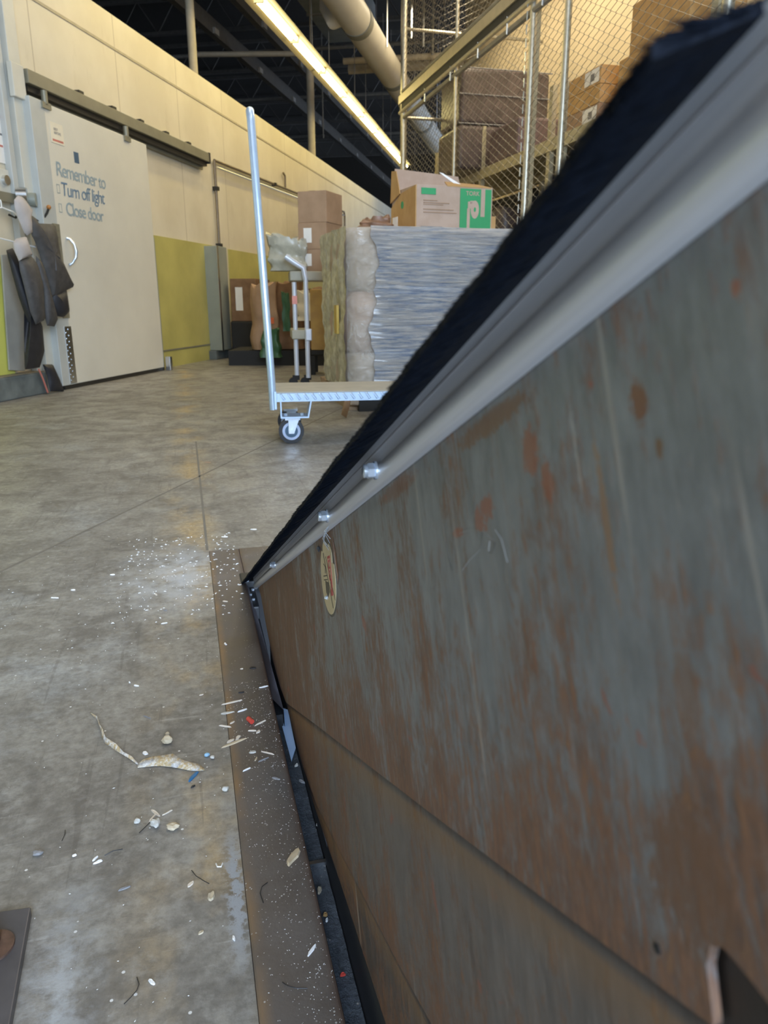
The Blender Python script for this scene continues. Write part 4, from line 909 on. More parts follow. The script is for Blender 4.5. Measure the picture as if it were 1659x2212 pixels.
# heap by the wall
carton('dark brown carton against the yellow sheet, left end of the heap', 'wall', (0.38, 3.10, 0.42), 0.30, 0.5, 0.46, 'card_dk', labelside='front', tape=False)
solo('black_crate', B(-0.2, 0.2, -0.3, 0.3, 0, 0.42), 'black', 'black crate under the dark brown carton at the left end of the heap', 'crate', 'wall', (0.42, 3.12, 0.0), bevel=0.02)
for k, (px, wd, ht, yv, lb) in enumerate([(-1.22, 0.17, 0.66, 7.9, 'slumped brown paper sack just right of the trolley pole'), (-0.98, 0.17, 0.68, 8.0, 'slumped brown paper sack behind the cart uprights'), (-0.72, 0.17, 0.60, 8.1, 'slumped brown paper sack between cart and wrapped pallet')]):
    solo('paper_sack', crumple(wd * 1.5, wd * 1.6, ht * 0.95, 0.018, 40 + k, slump=0.2), ['card', 'card_dk', 'card_dk'][k], lb, 'sack', 'world', (px, yv, 0.16), group='brown sacks in the heap', smooth=True)
solo('heap_pallet', B(-0.75, 0.55, -0.2, 0.5, 0.0, 0.15), 'black', 'low black pallet under the heap of brown sacks', 'pallet', 'world', (-0.85, 7.95, 0))
solo('green_bag', crumple(0.17, 0.12, 0.24, 0.015, 51, slump=0.4), 'green_dk', 'dark green bag at the foot of the heap behind the trolley pole', 'bag', 'world', (-1.13, 7.55, 0.10), smooth=True)
solo('green_wrapper', crumple(0.06, 0.05, 0.36, 0.010, 52), 'green_dk', 'narrow green wrapper on the brown sacks left of the cart upright', 'wrapper', 'world', (-0.975, 7.62, 0.35), smooth=True)
solo('orange_label', B(-0.03, 0.03, -0.004, 0.004, 0, 0.06), 'redorange', 'small red-orange label on the heap beside the trolley pole', 'label', 'world', (-1.14, 7.70, 0.42))
solo('white_bag', crumple(0.15, 0.10, 0.24, 0.02, 53), 'paper_w', 'pale crumpled bag between the two cart uprights', 'bag', 'world', (-0.80, 7.70, 0.45), smooth=True)
yc = thing('yellow_crate', 'tall yellow and tan crate between the cart and the wrapped pallet', 'crate', 'world', (-0.54, 6.75, 0.22))
B(-0.11, 0.02, 0, 0.3, 0.0, 0.52).build('tan_side', 'card_yl', yc, bevel=0.006)
B(0.02, 0.12, 0, 0.3, 0.0, 0.50).build('yellow_side', 'yellowpl', yc, bevel=0.01)
bs = thing('black_stool', 'black plastic stool under the yellow crate', 'stool', 'world', (-0.53, 6.75, 0.0))
B(-0.13, 0.14, 0, 0.32, 0.17, 0.22).build('top', 'black', bs, bevel=0.01)
for a, b_ in ((-0.13, 0.0), (0.10, 0.0), (-0.13, 0.28), (0.10, 0.28)): B(a, a + 0.04, b_, b_ + 0.04, 0, 0.17).build('leg', 'black', bs)
solo('cardboard_scrap', MB().blob((0, 0, 0.02), (0.09, 0.05, 0.025), 3, 0.2, 60), 'card_or', 'scrap of cardboard on the floor below the far curb', 'scrap', 'wall', (0.32, 3.35, 0))

# ------------------------------------------------------------------ dock leveller (raised deck seen from its left side)
PH = radians(24.3)
dl = thing('dock_leveller', 'raised dock leveller deck with rusty grey side skirts and black brush seal', 'dock leveller', 'dock', (0, 1.73, 0))
dl.rotation_euler = (FR['dock'].to_3x3() @ Matrix.Rotation(-PH, 3, 'X')).to_euler()
SN = -2.35      # near end of the deck, local y
deck = B(0.124, 2.25, SN, -0.02, -0.014, -0.004)
rr = random.Random(3)
for i in range(20):
    for k in range(18):
        x = 0.2 + 0.11 * k; y = SN + 0.08 + 0.115 * i; s_ = 1 if (i + k) % 2 else -1
        deck.prism([(x, y), (x + 0.008, y), (x + 0.02 * s_ + 0.008, y + 0.03), (x + 0.02 * s_, y + 0.03)], 'z', -0.004, -0.0028)
deck.build('deck_plate', 'floorplate', dl)
bm_ = MB()
for x in (0.30, 0.80, 1.30, 1.80, 2.2): bm_.box(x, x + 0.05, SN + 0.05, -0.1, -0.12, -0.014)
bm_.build('under_beams', 'rust3', dl)
B(0.2, 2.2, SN - 0.40, SN, -0.014, -0.004).build('lip_plate', 'floorplate', dl)
MB().tube([(0.14, 0.0, -0.03), (2.2, 0.0, -0.03)], 0.02, 12).build('hinge_tube', 'dark', dl, smooth=True)
# skirt 1, with a rounded slot low at the near end
def skirt(name, d, poly, mat, th=0.003):
    """outline in (y,z) of the deck; d = lateral distance of its outer face"""
    bm = bmesh.new()
    vf = [bm.verts.new((d, p[0], p[1])) for p in poly]; fc = bm.faces.new(vf)
    r = bmesh.ops.extrude_face_region(bm, geom=[fc])
    for v in r['geom']:
        if isinstance(v, bmesh.types.BMVert): v.co.x += th
    bmesh.ops.recalc_face_normals(bm, faces=bm.faces); bmesh.ops.triangulate(bm, faces=[f_ for f_ in bm.faces if len(f_.verts) > 4])
    me = bpy.data.meshes.new(name); bm.to_mesh(me); bm.free(); me.materials.append(MT[mat])
    o = bpy.data.objects.new(name, me); COL.objects.link(o); o.parent = dl; return o
slot = [(-1.700, -0.262), (-1.697, -0.240), (-1.690, -0.226), (-1.681, -0.2205), (-1.673, -0.2165), (-1.666, -0.2135), (-1.6605, -0.2150), (-1.6575, -0.2210), (-1.6565, -0.235), (-1.656, -0.262)]
zb = lambda y: -0.249 if y > -0.9 else -0.249 + (y + 0.9) * -0.016
poly1 = [(0.0, -0.012), (SN, -0.012), (SN, -0.226), (-1.700, -0.236)] + [p for p in slot[1:-1] if p[1] > -0.236] + [(-1.656, -0.2368), (-1.35, -0.2425), (-0.9, -0.249), (-0.56, -0.2555), (-0.47, -0.235), (-0.36, -0.19), (-0.26, -0.12), (-0.19, -0.06), (-0.12, -0.03)]
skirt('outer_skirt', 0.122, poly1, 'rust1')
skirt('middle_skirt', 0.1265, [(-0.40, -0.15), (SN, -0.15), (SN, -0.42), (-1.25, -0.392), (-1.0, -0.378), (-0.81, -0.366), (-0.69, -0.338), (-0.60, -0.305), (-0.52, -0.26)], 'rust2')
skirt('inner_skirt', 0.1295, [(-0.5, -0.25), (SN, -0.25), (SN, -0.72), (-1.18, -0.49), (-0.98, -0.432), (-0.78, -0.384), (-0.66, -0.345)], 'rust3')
# small round hole low in the outer skirt
MB().tube([(0.1217, -1.634, -0.226), (0.1221, -1.634, -0.226)], 0.0016, 14).build('bolt_hole', 'black', dl)
# aluminium brush holder
Y0, Y1 = -0.06, -2.2
prof = [(0.1215, -0.0075), (0.1165, -0.0080), (0.1187, -0.0228), (0.1172, -0.0242), (0.1165, -0.0256), (0.1160, -0.0272), (0.1158, -0.0290), (0.1158, -0.0308), (0.1161, -0.0326), (0.1168, -0.0345), (0.1178, -0.0362), (0.1192, -0.0376), (0.1215, -0.0383)]
al = MB(); n_ = len(prof); N_ = 30
for i in range(N_ + 1):
    y = Y0 + (Y1 - Y0) * i / N_
    al.v += [(p[0], y, p[1]) for p in prof]
for i in range(N_):
    for k in range(n_ - 1): al.f.append((i * n_ + k, i * n_ + k + 1, (i + 1) * n_ + k + 1, (i + 1) * n_ + k))
ao = al.build('brush_holder', 'alu', dl, smooth=True)
MB().box(0.1170, 0.1176, Y1, Y0, -0.0152, -0.0146).build('holder_groove', 'greyink', ao)
def nut(y, zz, parent, x=0.1162):
    t_ = MB().tube([(x, 0, 0), (x - 0.0014, 0, 0)], 0.0062, 20, M=Matrix.Translation((0, y, zz))).build('washer', 'zinc', parent, smooth=True)
    MB().tube([(x - 0.0014, 0, 0), (x - 0.0020, 0, 0), (x - 0.0056, 0, 0), (x - 0.0062, 0, 0)], [0.0048, 0.0053, 0.0053, 0.0048], 6, M=Matrix.Translation((0, y, zz))).build('hex_nut', 'zinc', parent)
    MB().tube([(x - 0.006, 0, 0), (x - 0.0068, 0, 0), (x - 0.0085, 0, 0), (x - 0.0090, 0, 0)], [0.0042, 0.0046, 0.0046, 0.0036], 12, M=Matrix.Translation((0, y, zz))).build('bolt_end', 'zinc', parent, smooth=True)
for y in (-0.634, -1.173, -1.377): nut(y, -0.0275, ao)
# ragged wisps of wire by the second nut
for k in range(4):
    q = random.Random(k); y = -1.165 + 0.006 * k
    MB().tube([(0.119, y, -0.035), (0.114, y + q.uniform(-.006, .006), -0.040 - 0.003 * k), (0.119, y + q.uniform(-.006, .006), -0.048 - 0.003 * k)], 0.0003, 5).build('wire_wisp', 'zinc', ao)
# brush: dense bristles as fine slanted blades plus a dark core
br = MB(); rb = random.Random(11)
core = MB(); NB = 420; a_, b_ = [], []
for i in range(NB + 1):
    y = -0.03 + (-1.735 + 0.03) * i / NB
    ln = 0.0005 * sin(y * 31) + 0.0003 * sin(y * 131) + rb.uniform(-0.0004, 0.0004)
    x1 = 0.0895 - ln; z1 = -0.0225
    core.v += [(0.1195, y, -0.0050), (x1, y, z1 + 0.0035), (x1 - 0.0005, y, z1), (0.1195, y, -0.0085)]
for i in range(NB):
    for k in range(4):
        if k == 3: continue
        core.f.append((i * 4 + k, i * 4 + k + 1, (i + 1) * 4 + k + 1, (i + 1) * 4 + k))
    core.f.append((i * 4 + 3, i * 4, (i + 1) * 4, (i + 1) * 4 + 3))
core.f += [(3, 2, 1, 0), (NB * 4, NB * 4 + 1, NB * 4 + 2, NB * 4 + 3)]
bc_ = core.build('brush_core', 'bristle', dl)
def bristle(m, y, x1, z1, y1, r):
    p0 = Vector((0.1190 - rb.uniform(0, 0.004), y, -0.0055 - rb.uniform(0, 0.003))); p2 = Vector((x1, y1, z1)); pm = (p0 + p2) / 2 + Vector((0, rb.uniform(-0.001, 0.001), -0.0008))
    vs = []
    for p, rr_ in ((p0, r), (pm, r), (p2, r * 0.5)):
        vs += [p + Vector((0, r * 0.8, rr_)), p + Vector((0, -rr_, 0)), p + Vector((0, rr_ * .2, -rr_))]
    fs = []
    for i in range(2):
        for k in range(3): fs.append((i * 3 + k, i * 3 + (k + 1) % 3, (i + 1) * 3 + (k + 1) % 3, (i + 1) * 3 + k))
    m.add(vs, fs)
for i in range(9000):
    y = -0.03 - 1.70 * (1 - (rb.random()) ** 1.6)
    ln = 0.0005 * sin(y * 31) + 0.0003 * sin(y * 131) + rb.uniform(-0.001, 0.0010)
    bristle(br, y, 0.0890 - ln, -0.0225 + rb.uniform(-0.0008, 0.0035), y + rb.gauss(0.0, 0.003), 0.00022)
# splayed tuft at the near end
for i in range(500):
    y = -1.728 - rb.random() ** 1.5 * 0.006
    f_ = rb.random()
    bristle(br, y, 0.0890 + 0.026 * f_, -0.020 + 0.010 * f_ + rb.uniform(-0.001, 0.004), y - rb.uniform(-0.004, 0.005), 0.00025)
bo = br.build('bristles', 'bristle', dl); bo['kind'] = 'stuff'
sc_ = MB()
for L_ in ([(-1.5063, -0.0865), (-1.524, -0.0867), (-1.5366, -0.0898), (-1.5316, -0.0969), (-1.5164, -0.1003), (-1.5045, -0.1044)], [(-1.5413, -0.0914), (-1.5499, -0.0952), (-1.5458, -0.1002), (-1.5413, -0.0988), (-1.544, -0.0945)], [(-1.5515, -0.0904), (-1.557, -0.0951), (-1.5605, -0.1052)]): sc_.tube([(0.1219, a, b) for a, b in L_], 0.00014, 5)
sc_.build('chalk_scribble', plain('pale_scuff', (0.30, 0.30, 0.29), 0.7), dl, smooth=True)
MB().tube([(0.1219, a, b) for a, b in [(-1.4841, -0.0787), (-1.4844, -0.0876), (-1.4863, -0.0965), (-1.4905, -0.1033)]], 0.00016, 5).build('bright_scratch', 'galv', dl)
# oval maker's sticker on the skirt, turned square to the deck
sk = thing('sticker_tmp', None, None)
bpy.data.objects.remove(sk)
CS, CT = -1.112, -0.081
def oval(a, b_, x0, x1, n=48, cy=CS, cz=CT, tear=0.0):
    pts = []
    for k in range(n):
        t_ = 2 * pi * k / n; r = 1.0 - (tear * max(0, sin(7 * t_ + 1)) if 0.15 < k / n < 0.45 else 0)
        pts.append((cy + a * cos(t_) * r, cz + b_ * sin(t_) * r))
    return MB().prism(pts, 'x', x0, x1)
stk = oval(0.0445, 0.0395, 0.1217, 0.1222).build('oval_sticker', plain('sticker_rim', (0.09, 0.085, 0.07), 0.6), dl)
oval(0.042, 0.037, 0.1213, 0.1218, tear=0.16).build('sticker_face', 'stickercream', stk)
def srect(y0, y1, z0, z1, mat, nm='sticker_print', x=0.1210):
    return MB().box(x, x + 0.0004, y0, y1, z0, z1).build(nm, mat, stk)
srect(-1.1345, -1.1225, -0.100, -0.0835, 'stickerred'); srect(-1.136, -1.1335, -0.0835, -0.062, 'stickerred'); srect(-1.1235, -1.121, -0.0835, -0.062, 'stickerred'); srect(-1.136, -1.121, -0.0635, -0.061, 'stickerred')
RS = Matrix(((0, 0, -1, 0), (-1, 0, 0, 0), (0, 1, 0, 0), (0, 0, 0, 1)))
text_mesh('sticker_letters', 'C', 0.012, 'stickerred', stk, Matrix.Translation((0.1208, -1.1245, -0.0735)) @ RS, offset=0.0003)
text_mesh('sticker_letters', 'S', 0.012, 'stickerred', stk, Matrix.Translation((0.1208, -1.1245, -0.0838)) @ RS, offset=0.0003)
text_mesh('sticker_letters', 'R', 0.012, 'stickercream', stk, Matrix.Translation((0.1206, -1.1245, -0.0935)) @ RS, offset=0.0002)
ln_ = MB().tube([(0.1212, -1.098, -0.055), (0.1212, -1.128, -0.112)], 0.0004, 4); ln_.tube([(0.1212, -1.110, -0.060), (0.1212, -1.1435, -0.105)], 0.0003, 4)
ln_.tube([(0.1212, -1.088, -0.078), (0.1212, -1.110, -0.079)], 0.0005, 4); ln_.tube([(0.1212, -1.088, -0.082), (0.1212, -1.108, -0.083)], 0.0005, 4); ln_.tube([(0.1212, -1.094, -0.066), (0.1212, -1.104, -0.070), (0.1212, -1.100, -0.076)], 0.0004, 4)
ln_.build('sticker_lines', 'stickerblack', stk)
MB().puff([(-1.095, -0.083), (-1.112, -0.086), (-1.115, -0.096), (-1.103, -0.101), (-1.094, -0.095)], 0.0006, Matrix(((0, 1, 0, 0.1212), (1, 0, 0, 0), (0, 0, 1, 0), (0, 0, 0, 1)))).build('torn_patch', plain('torn_sticker_patch', (0.10, 0.085, 0.06), 0.7), stk)
MB().blob((0.1205, -1.098, -0.1005), (0.002, 0.003, 0.002), 2, 0.3, 3).build('metal_burr', 'zinc', stk)
MB().blob((0.1205, -1.075, -0.048), (0.002, 0.003, 0.003), 2, 0.3, 4).build('metal_burr', 'darkplate', stk)
MB().puff([(-1.158, -0.045), (-1.166, -0.060), (-1.170, -0.084), (-1.163, -0.092), (-1.156, -0.066)], 0.0005, Matrix(((0, 1, 0, 0.1216), (1, 0, 0, 0), (0, 0, 1, 0), (0, 0, 0, 1)))).build('glue_residue', plain('brown_glue', (0.17, 0.06, 0.035), 0.2), dl)

# things in the slot beside the floor edge
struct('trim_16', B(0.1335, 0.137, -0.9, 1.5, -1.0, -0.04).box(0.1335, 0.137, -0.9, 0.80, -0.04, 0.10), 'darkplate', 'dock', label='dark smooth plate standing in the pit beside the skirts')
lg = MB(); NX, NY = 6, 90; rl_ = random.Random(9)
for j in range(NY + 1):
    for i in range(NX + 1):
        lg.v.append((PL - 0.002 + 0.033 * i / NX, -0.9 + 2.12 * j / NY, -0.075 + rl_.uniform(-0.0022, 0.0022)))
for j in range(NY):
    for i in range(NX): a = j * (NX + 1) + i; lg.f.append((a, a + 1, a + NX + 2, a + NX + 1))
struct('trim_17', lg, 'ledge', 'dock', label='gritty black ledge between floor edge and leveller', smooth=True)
struct('trim_18', B(PL, 0.134, 0.812, 0.818, -0.076, -0.070), 'galv', 'dock', label='bright joint across the black ledge')
solo('gap_daylight_piece', MB().add([(0.116, 1.215, -0.069), (0.134, 1.20, -0.069), (0.131, 1.08, -0.070), (0.119, 1.045, -0.071), (0.116, 1.215, -0.067), (0.134, 1.20, -0.067), (0.131, 1.08, -0.068), (0.119, 1.045, -0.069)],
     [(0, 3, 2, 1), (4, 5, 6, 7), (0, 1, 5, 4), (1, 2, 6, 5), (2, 3, 7, 6), (3, 0, 4, 7)]), 'gap_daylight', 'pale blue strip painted as daylight showing through the slot beside the leveller', 'painted daylight', 'dock')  # daylight through the gap, made as a pale blue piece
# rubber side flap between floor edge and skirt near the hinge
rf = thing('rubber_flap', 'curled black rubber flap in the slot near the hinge corner', 'rubber flap', 'dock', (0, 0, 0))
A_, B_ = [], []
for k in range(13):
    u = 1.70 - 0.545 * k / 12; q = k / 12
    A_.append((PL + 0.001, u, -0.004 - 0.010 * q)); B_.append((0.108 + 0.0125 * q, u - 0.01, -0.014 - 0.020 * q))
C_ = [(p[0] + 0.001, p[1], p[2] - 0.05) for p in B_]
m = MB().strip(A_, B_); m.strip(B_, C_); m.build('flap', 'rubber_edge', rf, smooth=True)
B(0.1035, 0.1195, 1.15, 1.72, -0.10, -0.045).build('backing', 'rubber', rf)
hc = thing('hinge_bracket', 'black hinge hardware with bright bolt heads at the brush corner', 'hinge', 'dock', (0.10, 1.66, 0.0))
B(-0.012, 0.028, 0.02, 0.085, -0.02, 0.004).build('bracket', 'rubber', hc, bevel=0.004)
B(-0.002, 0.020, -0.10, 0.03, -0.045, -0.012).build('arm', 'rubber', hc, bevel=0.004)
for p in ((0.004, 0.02, 0.004), (0.014, 0.0, -0.012), (0.006, -0.03, -0.012), (0.022, 0.05, 0.004), (0.010, -0.06, -0.012)):
    MB().tube([p, (p[0], p[1], p[2] + 0.004)], 0.0035, 8).build('bolt_head', 'zinc', hc)

# ------------------------------------------------------------------ steel plate with bolt, front left
fp = thing('floor_plate', 'dark steel plate bolted to the floor in the near left corner', 'plate', 'dock', (0, 0, 0))
MB().prism([(-0.207, 0.735), (-0.60, 0.757), (-0.60, 0.2), (-0.187, 0.2), (-0.200, 0.60)], 'z', 0.0, 0.012).build('plate', 'floorplate', fp, bevel=0.0012)
bp = gr(2, 2045, 0.012); v = FR['dock'].inverted() @ Vector((bp[0], bp[1], 0))
wa = MB().tube([(v.x - 0.008, v.y, 0.012), (v.x - 0.008, v.y, 0.015)], 0.021, 28).build('washer', 'rustbolt', fp, smooth=True)
MB().tube([(v.x - 0.012, v.y + 0.002, 0.015), (v.x - 0.012, v.y + 0.002, 0.028)], 0.0125, 6).build('hex_bolt', 'rustbolt', fp)

# ------------------------------------------------------------------ debris on the floor
def chip(px, py, L_, Wd, ang, mat, name, label, cat, th=0.0015, h=0.0, group=None, seed=0):
    """flat irregular sliver; ang in degrees from image horizontal as seen from above"""
    x, y = gr(px, py, h); q = random.Random(int(px * 7 + py) + seed); n = 9; pts = []
    for k in range(n):
        t_ = 2 * pi * k / n; pts.append((L_ / 2 * cos(t_) * q.uniform(0.82, 1.1), Wd / 2 * sin(t_) * q.uniform(0.7, 1.15)))
    m = MB(); c_ = len(pts)
    vs = [(p[0], p[1], 0) for p in pts] + [(p[0] * 0.86, p[1] * 0.8, th * q.uniform(0.7, 1.3)) for p in pts]
    fs = [tuple(range(c_))[::-1], tuple(range(c_, 2 * c_))] + [(i, (i + 1) % c_, c_ + (i + 1) % c_, c_ + i) for i in range(c_)]
    m.add(vs, fs); o = m.build(name, mat); o.location = (x, y, h + 0.0004); o.rotation_euler = (0, 0, atan2(sin(radians(ang)) / 0.55, cos(radians(ang)))); return tag(o, label, cat, group)
def grit(px, py, r, mat, name, label, cat, seed=0, flat=0.7, group=None):
    x, y = gr(px, py); o = MB().blob((0, 0, r * flat * 0.9), (r, r * 0.85, r * flat), 2, 0.22, seed + int(px)).build(name, mat); o.location = (x, y, 0.0006)
    return tag(o, label, cat, group)
def fibre(pts, r, mat, name, label, cat, group=None, lift=0.002):
    P = []
    for k, (px, py) in enumerate(pts):
        x, y = gr(px, py); P.append((x, y, 0.0008 + r + lift * sin(pi * k / max(1, len(pts) - 1))))
    o0 = P[0]; o = MB().tube([(p[0] - o0[0], p[1] - o0[1], p[2]) for p in P], r, 5).build(name, mat, smooth=True); o.location = (o0[0], o0[1], 0); return tag(o, label, cat, group)

chip(634, 1853, 0.036, 0.010, 58, 'wood', 'wood_chip', 'large flat tan wood chip on the steel strip near the pit edge', 'wood chip', 0.003)
chip(457, 1938, 0.013, 0.009, 80, 'stone_y', 'flake', 'cream flake on the concrete left of the chipped strip edge', 'flake', 0.003)
chip(412, 1911, 0.012, 0.005, 45, 'wood_lt', 'flake', 'small narrow pale flake beside a curved black fibre', 'flake')
chip(328, 2123, 0.010, 0.0045, -20, 'white', 'flake', 'small white flake near the bottom edge beside a long fibre', 'flake')
grit(374, 1790, 0.0075, 'stone_y', 'pebble', 'round cream pebble, rightmost of three in a row', 'pebble', flat=0.45)
grit(336, 1785, 0.0070, 'stone', 'pebble', 'pale grey pebble, middle of three in a row', 'pebble')
grit(297, 1778, 0.0045, 'stone', 'pebble', 'small bluish pebble, leftmost of three in a row', 'pebble')
grit(362, 1605, 0.0085, 'stone_y', 'pebble', 'tan grit lump above the curled tape strip', 'pebble')
grit(362, 1588, 0.0035, 'stone_y', 'pebble', 'tiny tan grain just above the tan grit lump', 'pebble')
chip(314, 1628, 0.012, 0.008, -30, 'white', 'flake', 'square white flake above the middle of the curled tape', 'flake')
grit(447, 1634, 0.004, plain('light_blue_bead', (0.30, 0.50, 0.68), 0.4), 'bead', 'tiny light blue bead beside the tape end', 'bead')
grit(459, 1639, 0.0035, 'stone', 'pebble', 'tiny pale grain beside the light blue bead', 'pebble')
grit(487, 1709, 0.005, 'stone', 'pebble', 'pale grit lump at the steel strip seam', 'pebble')
grit(82, 1846, 0.006, 'greychip', 'pebble', 'grey lump on the left part of the floor', 'pebble', flat=0.4)
chip(418, 1678, 0.030, 0.0065, 62, 'blueplastic', 'plastic_piece', 'dark blue plastic sliver beside the tape end', 'plastic', 0.002)
chip(417, 1700, 0.008, 0.003, 30, 'hair', 'plastic_piece', 'tiny black crumb under the blue plastic sliver', 'crumb')
x, y = gr(541, 1561)
o = MB().tube([(-0.004, 0.004, 0.0045), (0.004, -0.006, 0.0045)], 0.004, 10).build('plastic_piece', 'redplastic', smooth=True); o.location = (x, y, 0.0005); tag(o, 'short red plastic tube piece on the steel strip', 'plastic')
# wooden splinters on the strip
spl = [(503, 1518, 0.040, 0.0035, 15, 'wood_lt', 'long pinkish splinter lying across the strip seam'), (491, 1541, 0.023, 0.006, 12, 'stone', 'pale oval chip just below the long pinkish splinter'),
       (524, 1536, 0.020, 0.003, 20, 'white', 'thin pale sliver right of the oval chip'), (521, 1497, 0.012, 0.004, 10, 'hair', 'dark crumb above the long pinkish splinter'),
       (486, 1570, 0.022, 0.003, -8, 'wood_lt', 'thin cream sliver at the strip seam'), (503, 1607, 0.048, 0.005, 22, 'wood', 'long cream splinter in the middle of the wood litter'),
       (498, 1602, 0.014, 0.006, 30, 'wood_lt', 'short chip lying against the long cream splinter'), (514, 1595, 0.014, 0.007, 65, 'wood_lt', 'pinkish chip standing above the long cream splinter'),
       (563, 1563, 0.026, 0.002, 30, 'wood_lt', 'fine curved splinter right of the red piece'), (545, 1580, 0.016, 0.003, 0, 'wood_lt', 'thin splinter below the red piece'),
       (546, 1626, 0.012, 0.006, 10, 'stone', 'grey-white leaf-shaped chip low on the strip'), (578, 1628, 0.024, 0.002, -12, 'wood_lt', 'thin forked splinter near the pit edge'),
       (570, 1642, 0.020, 0.002, 25, 'greychip', 'dull grey curved splinter near the pit edge'), (553, 1641, 0.010, 0.003, 70, 'wood', 'tiny upright wood fleck below the leaf-shaped chip'),
       (570, 1485, 0.018, 0.003, 14, 'white', 'thin white splinter overhanging the pit edge'), (546, 1444, 0.014, 0.006, 0, 'hair', 'dark fluffy crumb high on the strip'),
       (522, 1446, 0.006, 0.003, 0, 'wood_lt', 'tiny cream fleck left of the dark fluffy crumb'), (487, 1392, 0.012, 0.005, -40, 'white', 'pale fleck on the seam above the splinters'),
       (487, 1300, 0.014, 0.005, -8, 'wood_lt', 'cream fleck near the top of the strip'), (502, 1562, 0.010, 0.004, 35, 'wood_lt', 'short cream fleck left of the red piece'),
       (558, 1582, 0.010, 0.005, 50, 'wood_lt', 'small squarish chip right below the red piece'), (533, 1664, 0.016, 0.002, 25, 'white', 'faint pale line of dust on the strip'),
       (596, 1683, 0.014, 0.004, -10, 'greychip', 'grey fleck hanging over the pit edge'), (673, 2055, 0.018, 0.004, 50, 'white', 'twisted white fleck on the near end of the strip')]
for a in spl: chip(a[0], a[1], a[2], a[3], a[4], a[5], 'splinter' if a[2] > 0.015 else 'fleck', a[6], 'splinter' if a[2] > 0.015 else 'fleck', 0.0018)
# pieces on the concrete
fl = [(336, 1757, 0.024, 0.004, -25, 'wood_lt', 'top bar of a T-shaped bit of straw'), (330, 1768, 0.018, 0.003, 65, 'wood_lt', 'stem of a T-shaped bit of straw'), (361, 1757, 0.018, 0.002, 28, 'wood_lt', 'thin straw right of the T-shaped bit'),
      (212, 1863, 0.012, 0.004, 20, 'white', 'white crumb at the end of a thin fibre'), (161, 1849, 0.006, 0.004, 20, 'white', 'small white crumb left of the fibre'), (206, 1856, 0.010, 0.003, 55, 'white', 'thin white crumb along the fibre'),
      (270, 1920, 0.016, 0.003, 18, 'greychip', 'thin grey sliver on the bare concrete'), (434, 2016, 0.007, 0.004, 30, 'stone_y', 'tiny yellow-white crumb low on the bare concrete'), (505, 2028, 0.008, 0.003, -50, 'white', 'tiny white crumb beside the strip seam'),
      (355, 1347, 0.014, 0.004, 12, 'white', 'white sliver on the concrete above the scratches'), (337, 1285, 0.012, 0.005, -40, 'wood_lt', 'cream sliver in the middle distance'), (118, 1292, 0.022, 0.004, -4, 'white', 'thin white sliver at far left in the middle distance'),
      (158, 1275, 0.012, 0.006, 0, 'white', 'white crumb right of the thin white sliver'), (243, 1242, 0.012, 0.008, 0, 'white', 'white crumb near the pit corner line'), (295, 1482, 0.012, 0.004, -8, 'white', 'white sliver among the dark scratches'),
      (280, 1475, 0.006, 0.003, -40, 'white', 'tiny white chip beside the white sliver'), (357, 1319, 0.010, 0.006, -20, 'greychip', 'greyish crumb above the white sliver'), (449, 999, 0.035, 0.012, -8, 'card', 'small tan scrap on the far floor'),
      (318, 1550, 0.018, 0.002, -18, 'greychip', 'thin grey wire bit above the grit lump'), (435, 1502, 0.008, 0.003, 20, 'wood_lt', 'tiny cream fleck left of the splinters'), (548, 1144, 0.02, 0.01, 0, 'white', 'white crumb on the floor just beyond the pit corner'), (485, 1160, 0.02, 0.008, 0, 'white', 'white crumb beside the far saw cut')]
for a in fl: chip(a[0], a[1], a[2], a[3], a[4], a[5], 'crumb' if a[2] < 0.015 else 'sliver', a[6], 'crumb' if a[2] < 0.015 else 'sliver', 0.0015)
for (px, py, L_, Wd, an, mt, nm, lb) in ((688, 1782, 0.010, 0.007, 20, 'stone', 'grit_lump', 'pale grit lumps stuck on the black ledge in the slot'), (690, 1925, 0.016, 0.008, 80, 'stone_y', 'flake', 'dull tan flake on the black ledge beside the steel edge'),
        (703, 1978, 0.008, 0.006, 10, 'card_or', 'flake', 'tiny orange flake on the black ledge'), (741, 2108, 0.009, 0.004, 10, 'redplastic', 'plastic_piece', 'tiny red fleck on the black ledge near the bottom edge'),
        (603, 1520, 0.022, 0.006, -35, 'wood', 'splinter', 'tan splinter lying in the slot below the rubber flap'), (652, 1690, 0.016, 0.005, -20, 'greychip', 'splinter', 'grey splinter lying across the slot'),
        (640, 1655, 0.010, 0.006, 30, 'stone', 'grit_lump', 'pale crumb at the end of the pale blue painted daylight'), (706, 1990, 0.006, 0.004, 50, 'white', 'flake', 'small white fleck beside the orange flake in the slot')):
    chip(px, py, L_ * 0.8, Wd * 0.8, an, mt, nm, lb, nm.replace('_', ' '), 0.003, h=-0.0725)
fibre([(331, 1770), (318, 1786), (301, 1801)], 0.0006, 'hair', 'straw_fibre', 'dark thin stalk running from the T-shaped straw', 'fibre', lift=0.001)
fibre([(226, 1850), (245, 1843), (265, 1836)], 0.0006, 'hair', 'fibre', 'thin dark fibre ending in a white crumb', 'fibre')
fibre([(414, 1882), (424, 1897), (440, 1907), (452, 1911)], 0.0005, 'hair', 'bristle_hair', 'curved black bristle beside the cream flake', 'bristle')
fibre([(578, 1908), (566, 1920), (562, 1934), (569, 1952)], 0.0005, 'hair', 'bristle_hair', 'hooked black bristle on the steel strip', 'bristle')
fibre([(296, 2113), (301, 2130), (296, 2145), (282, 2160), (268, 2171)], 0.0005, 'hair', 'bristle_hair', 'long curved black bristle near the bottom edge', 'bristle')
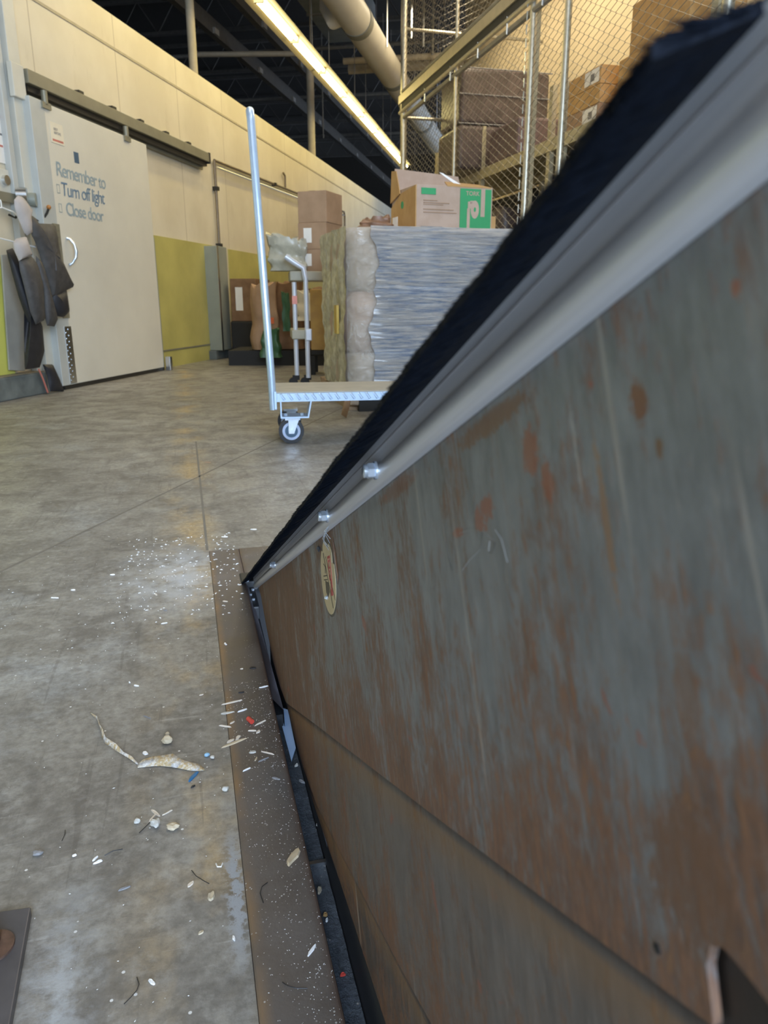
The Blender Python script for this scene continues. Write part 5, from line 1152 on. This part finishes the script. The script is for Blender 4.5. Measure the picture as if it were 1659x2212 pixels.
fibre([(610, 2124), (620, 2134), (640, 2140), (664, 2137)], 0.0005, 'hair', 'bristle_hair', 'shallow curved black bristle at the near end of the strip', 'bristle')
fibre([(141, 1795), (141, 1806), (134, 1818)], 0.0005, 'hair', 'bristle_hair', 'short black bristle at the left of the floor', 'bristle')
fibre([(467, 1868), (470, 1876), (478, 1876), (481, 1867)], 0.0009, 'white', 'wire_loop', 'small white curved wire loop by the strip', 'wire loop', lift=0.001)
# curled torn tape
tp = thing('torn_tape', 'torn curled strip of grey and tan tape on the concrete', 'tape', 'world', (*gr(300, 1655), 0))
o0 = gr(300, 1655)
thin = [(195, 1541, 3), (204, 1549, 4), (211, 1557, 4), (216, 1573, 4), (220, 1592, 6), (227, 1605, 6), (240, 1614, 5), (252, 1622, 6), (270, 1632, 6), (285, 1642, 5), (299, 1652, 4)]
wide = [(297, 1656, 8), (312, 1652, 13), (330, 1650, 14), (350, 1649, 16), (372, 1651, 17), (392, 1656, 14), (412, 1661, 12), (430, 1662, 9), (444, 1662, 6)]
def ribbon(pts, lift0, lift1, mat, nm, vert=0.0):
    a, b_ = [], []
    for k, (px, py, w) in enumerate(pts):
        x, y = gr(px, py + w / 2); x2, y2 = gr(px, py - w / 2); q = sin(pi * k / (len(pts) - 1))
        a.append((x - o0[0], y - o0[1], 0.001 + lift0 * q)); b_.append((x2 - o0[0] + 0.0015 * sin(k * 5.3), y2 - o0[1] + 0.002 * sin(k * 3.7), 0.001 + lift1 * q + 0.0018 * sin(k * 2.1) * q))
    m = MB().strip(a, b_); o = m.build(nm, mat, tp, smooth=True); s_ = o.modifiers.new('thickness', 'SOLIDIFY'); s_.thickness = 0.0006; return o
ribbon(thin, 0.001, 0.009, 'foilgold', 'narrow_tail'); ribbon(wide, 0.001, 0.008, 'foilgold', 'wide_end')
# uncountable metal dust on the strip and slab
rd = random.Random(21); du_ = MB()
def speck(x, y, r):
    a = rd.uniform(0, 6.28); e = rd.uniform(1, 3.0)
    ca, sa = cos(a), sin(a)
    pts = [(r * e, 0), (0, r), (-r * e, 0), (0, -r)]
    w = FR['dock'] @ Vector((x, y, 0))
    du_.add([(w.x + p[0] * ca - p[1] * sa, w.y + p[0] * sa + p[1] * ca, 0.0009) for p in pts] + [(w.x, w.y, 0.0009 + r * 0.8)], [(0, 1, 4), (1, 2, 4), (2, 3, 4), (3, 0, 4)])
for i in range(900):
    y = 0.45 + 0.75 * rd.random() ** 1.1; x = 0.027 + 0.072 * rd.random() ** 0.7
    speck(x, y, rd.uniform(0.00015, 0.00042) * (0.7 + y * 0.6))
for i in range(500):
    y = 0.45 + 1.5 * rd.random(); x = 0.02 - 0.75 * rd.random() ** 1.3
    speck(x, y, rd.uniform(0.0002, 0.0007) * (0.6 + y * 0.6))
for i in range(260):
    y = 1.5 + 0.6 * rd.random(); x = 0.09 - 0.28 * rd.random() ** 1.3
    speck(x, y, rd.uniform(0.0008, 0.0022))
du_o = du_.build('metal_dust', 'white'); du_o['kind'] = 'stuff'; du_o['label'] = 'fine white specks of dust and filings strewn along the strip'; du_o['category'] = 'dust'
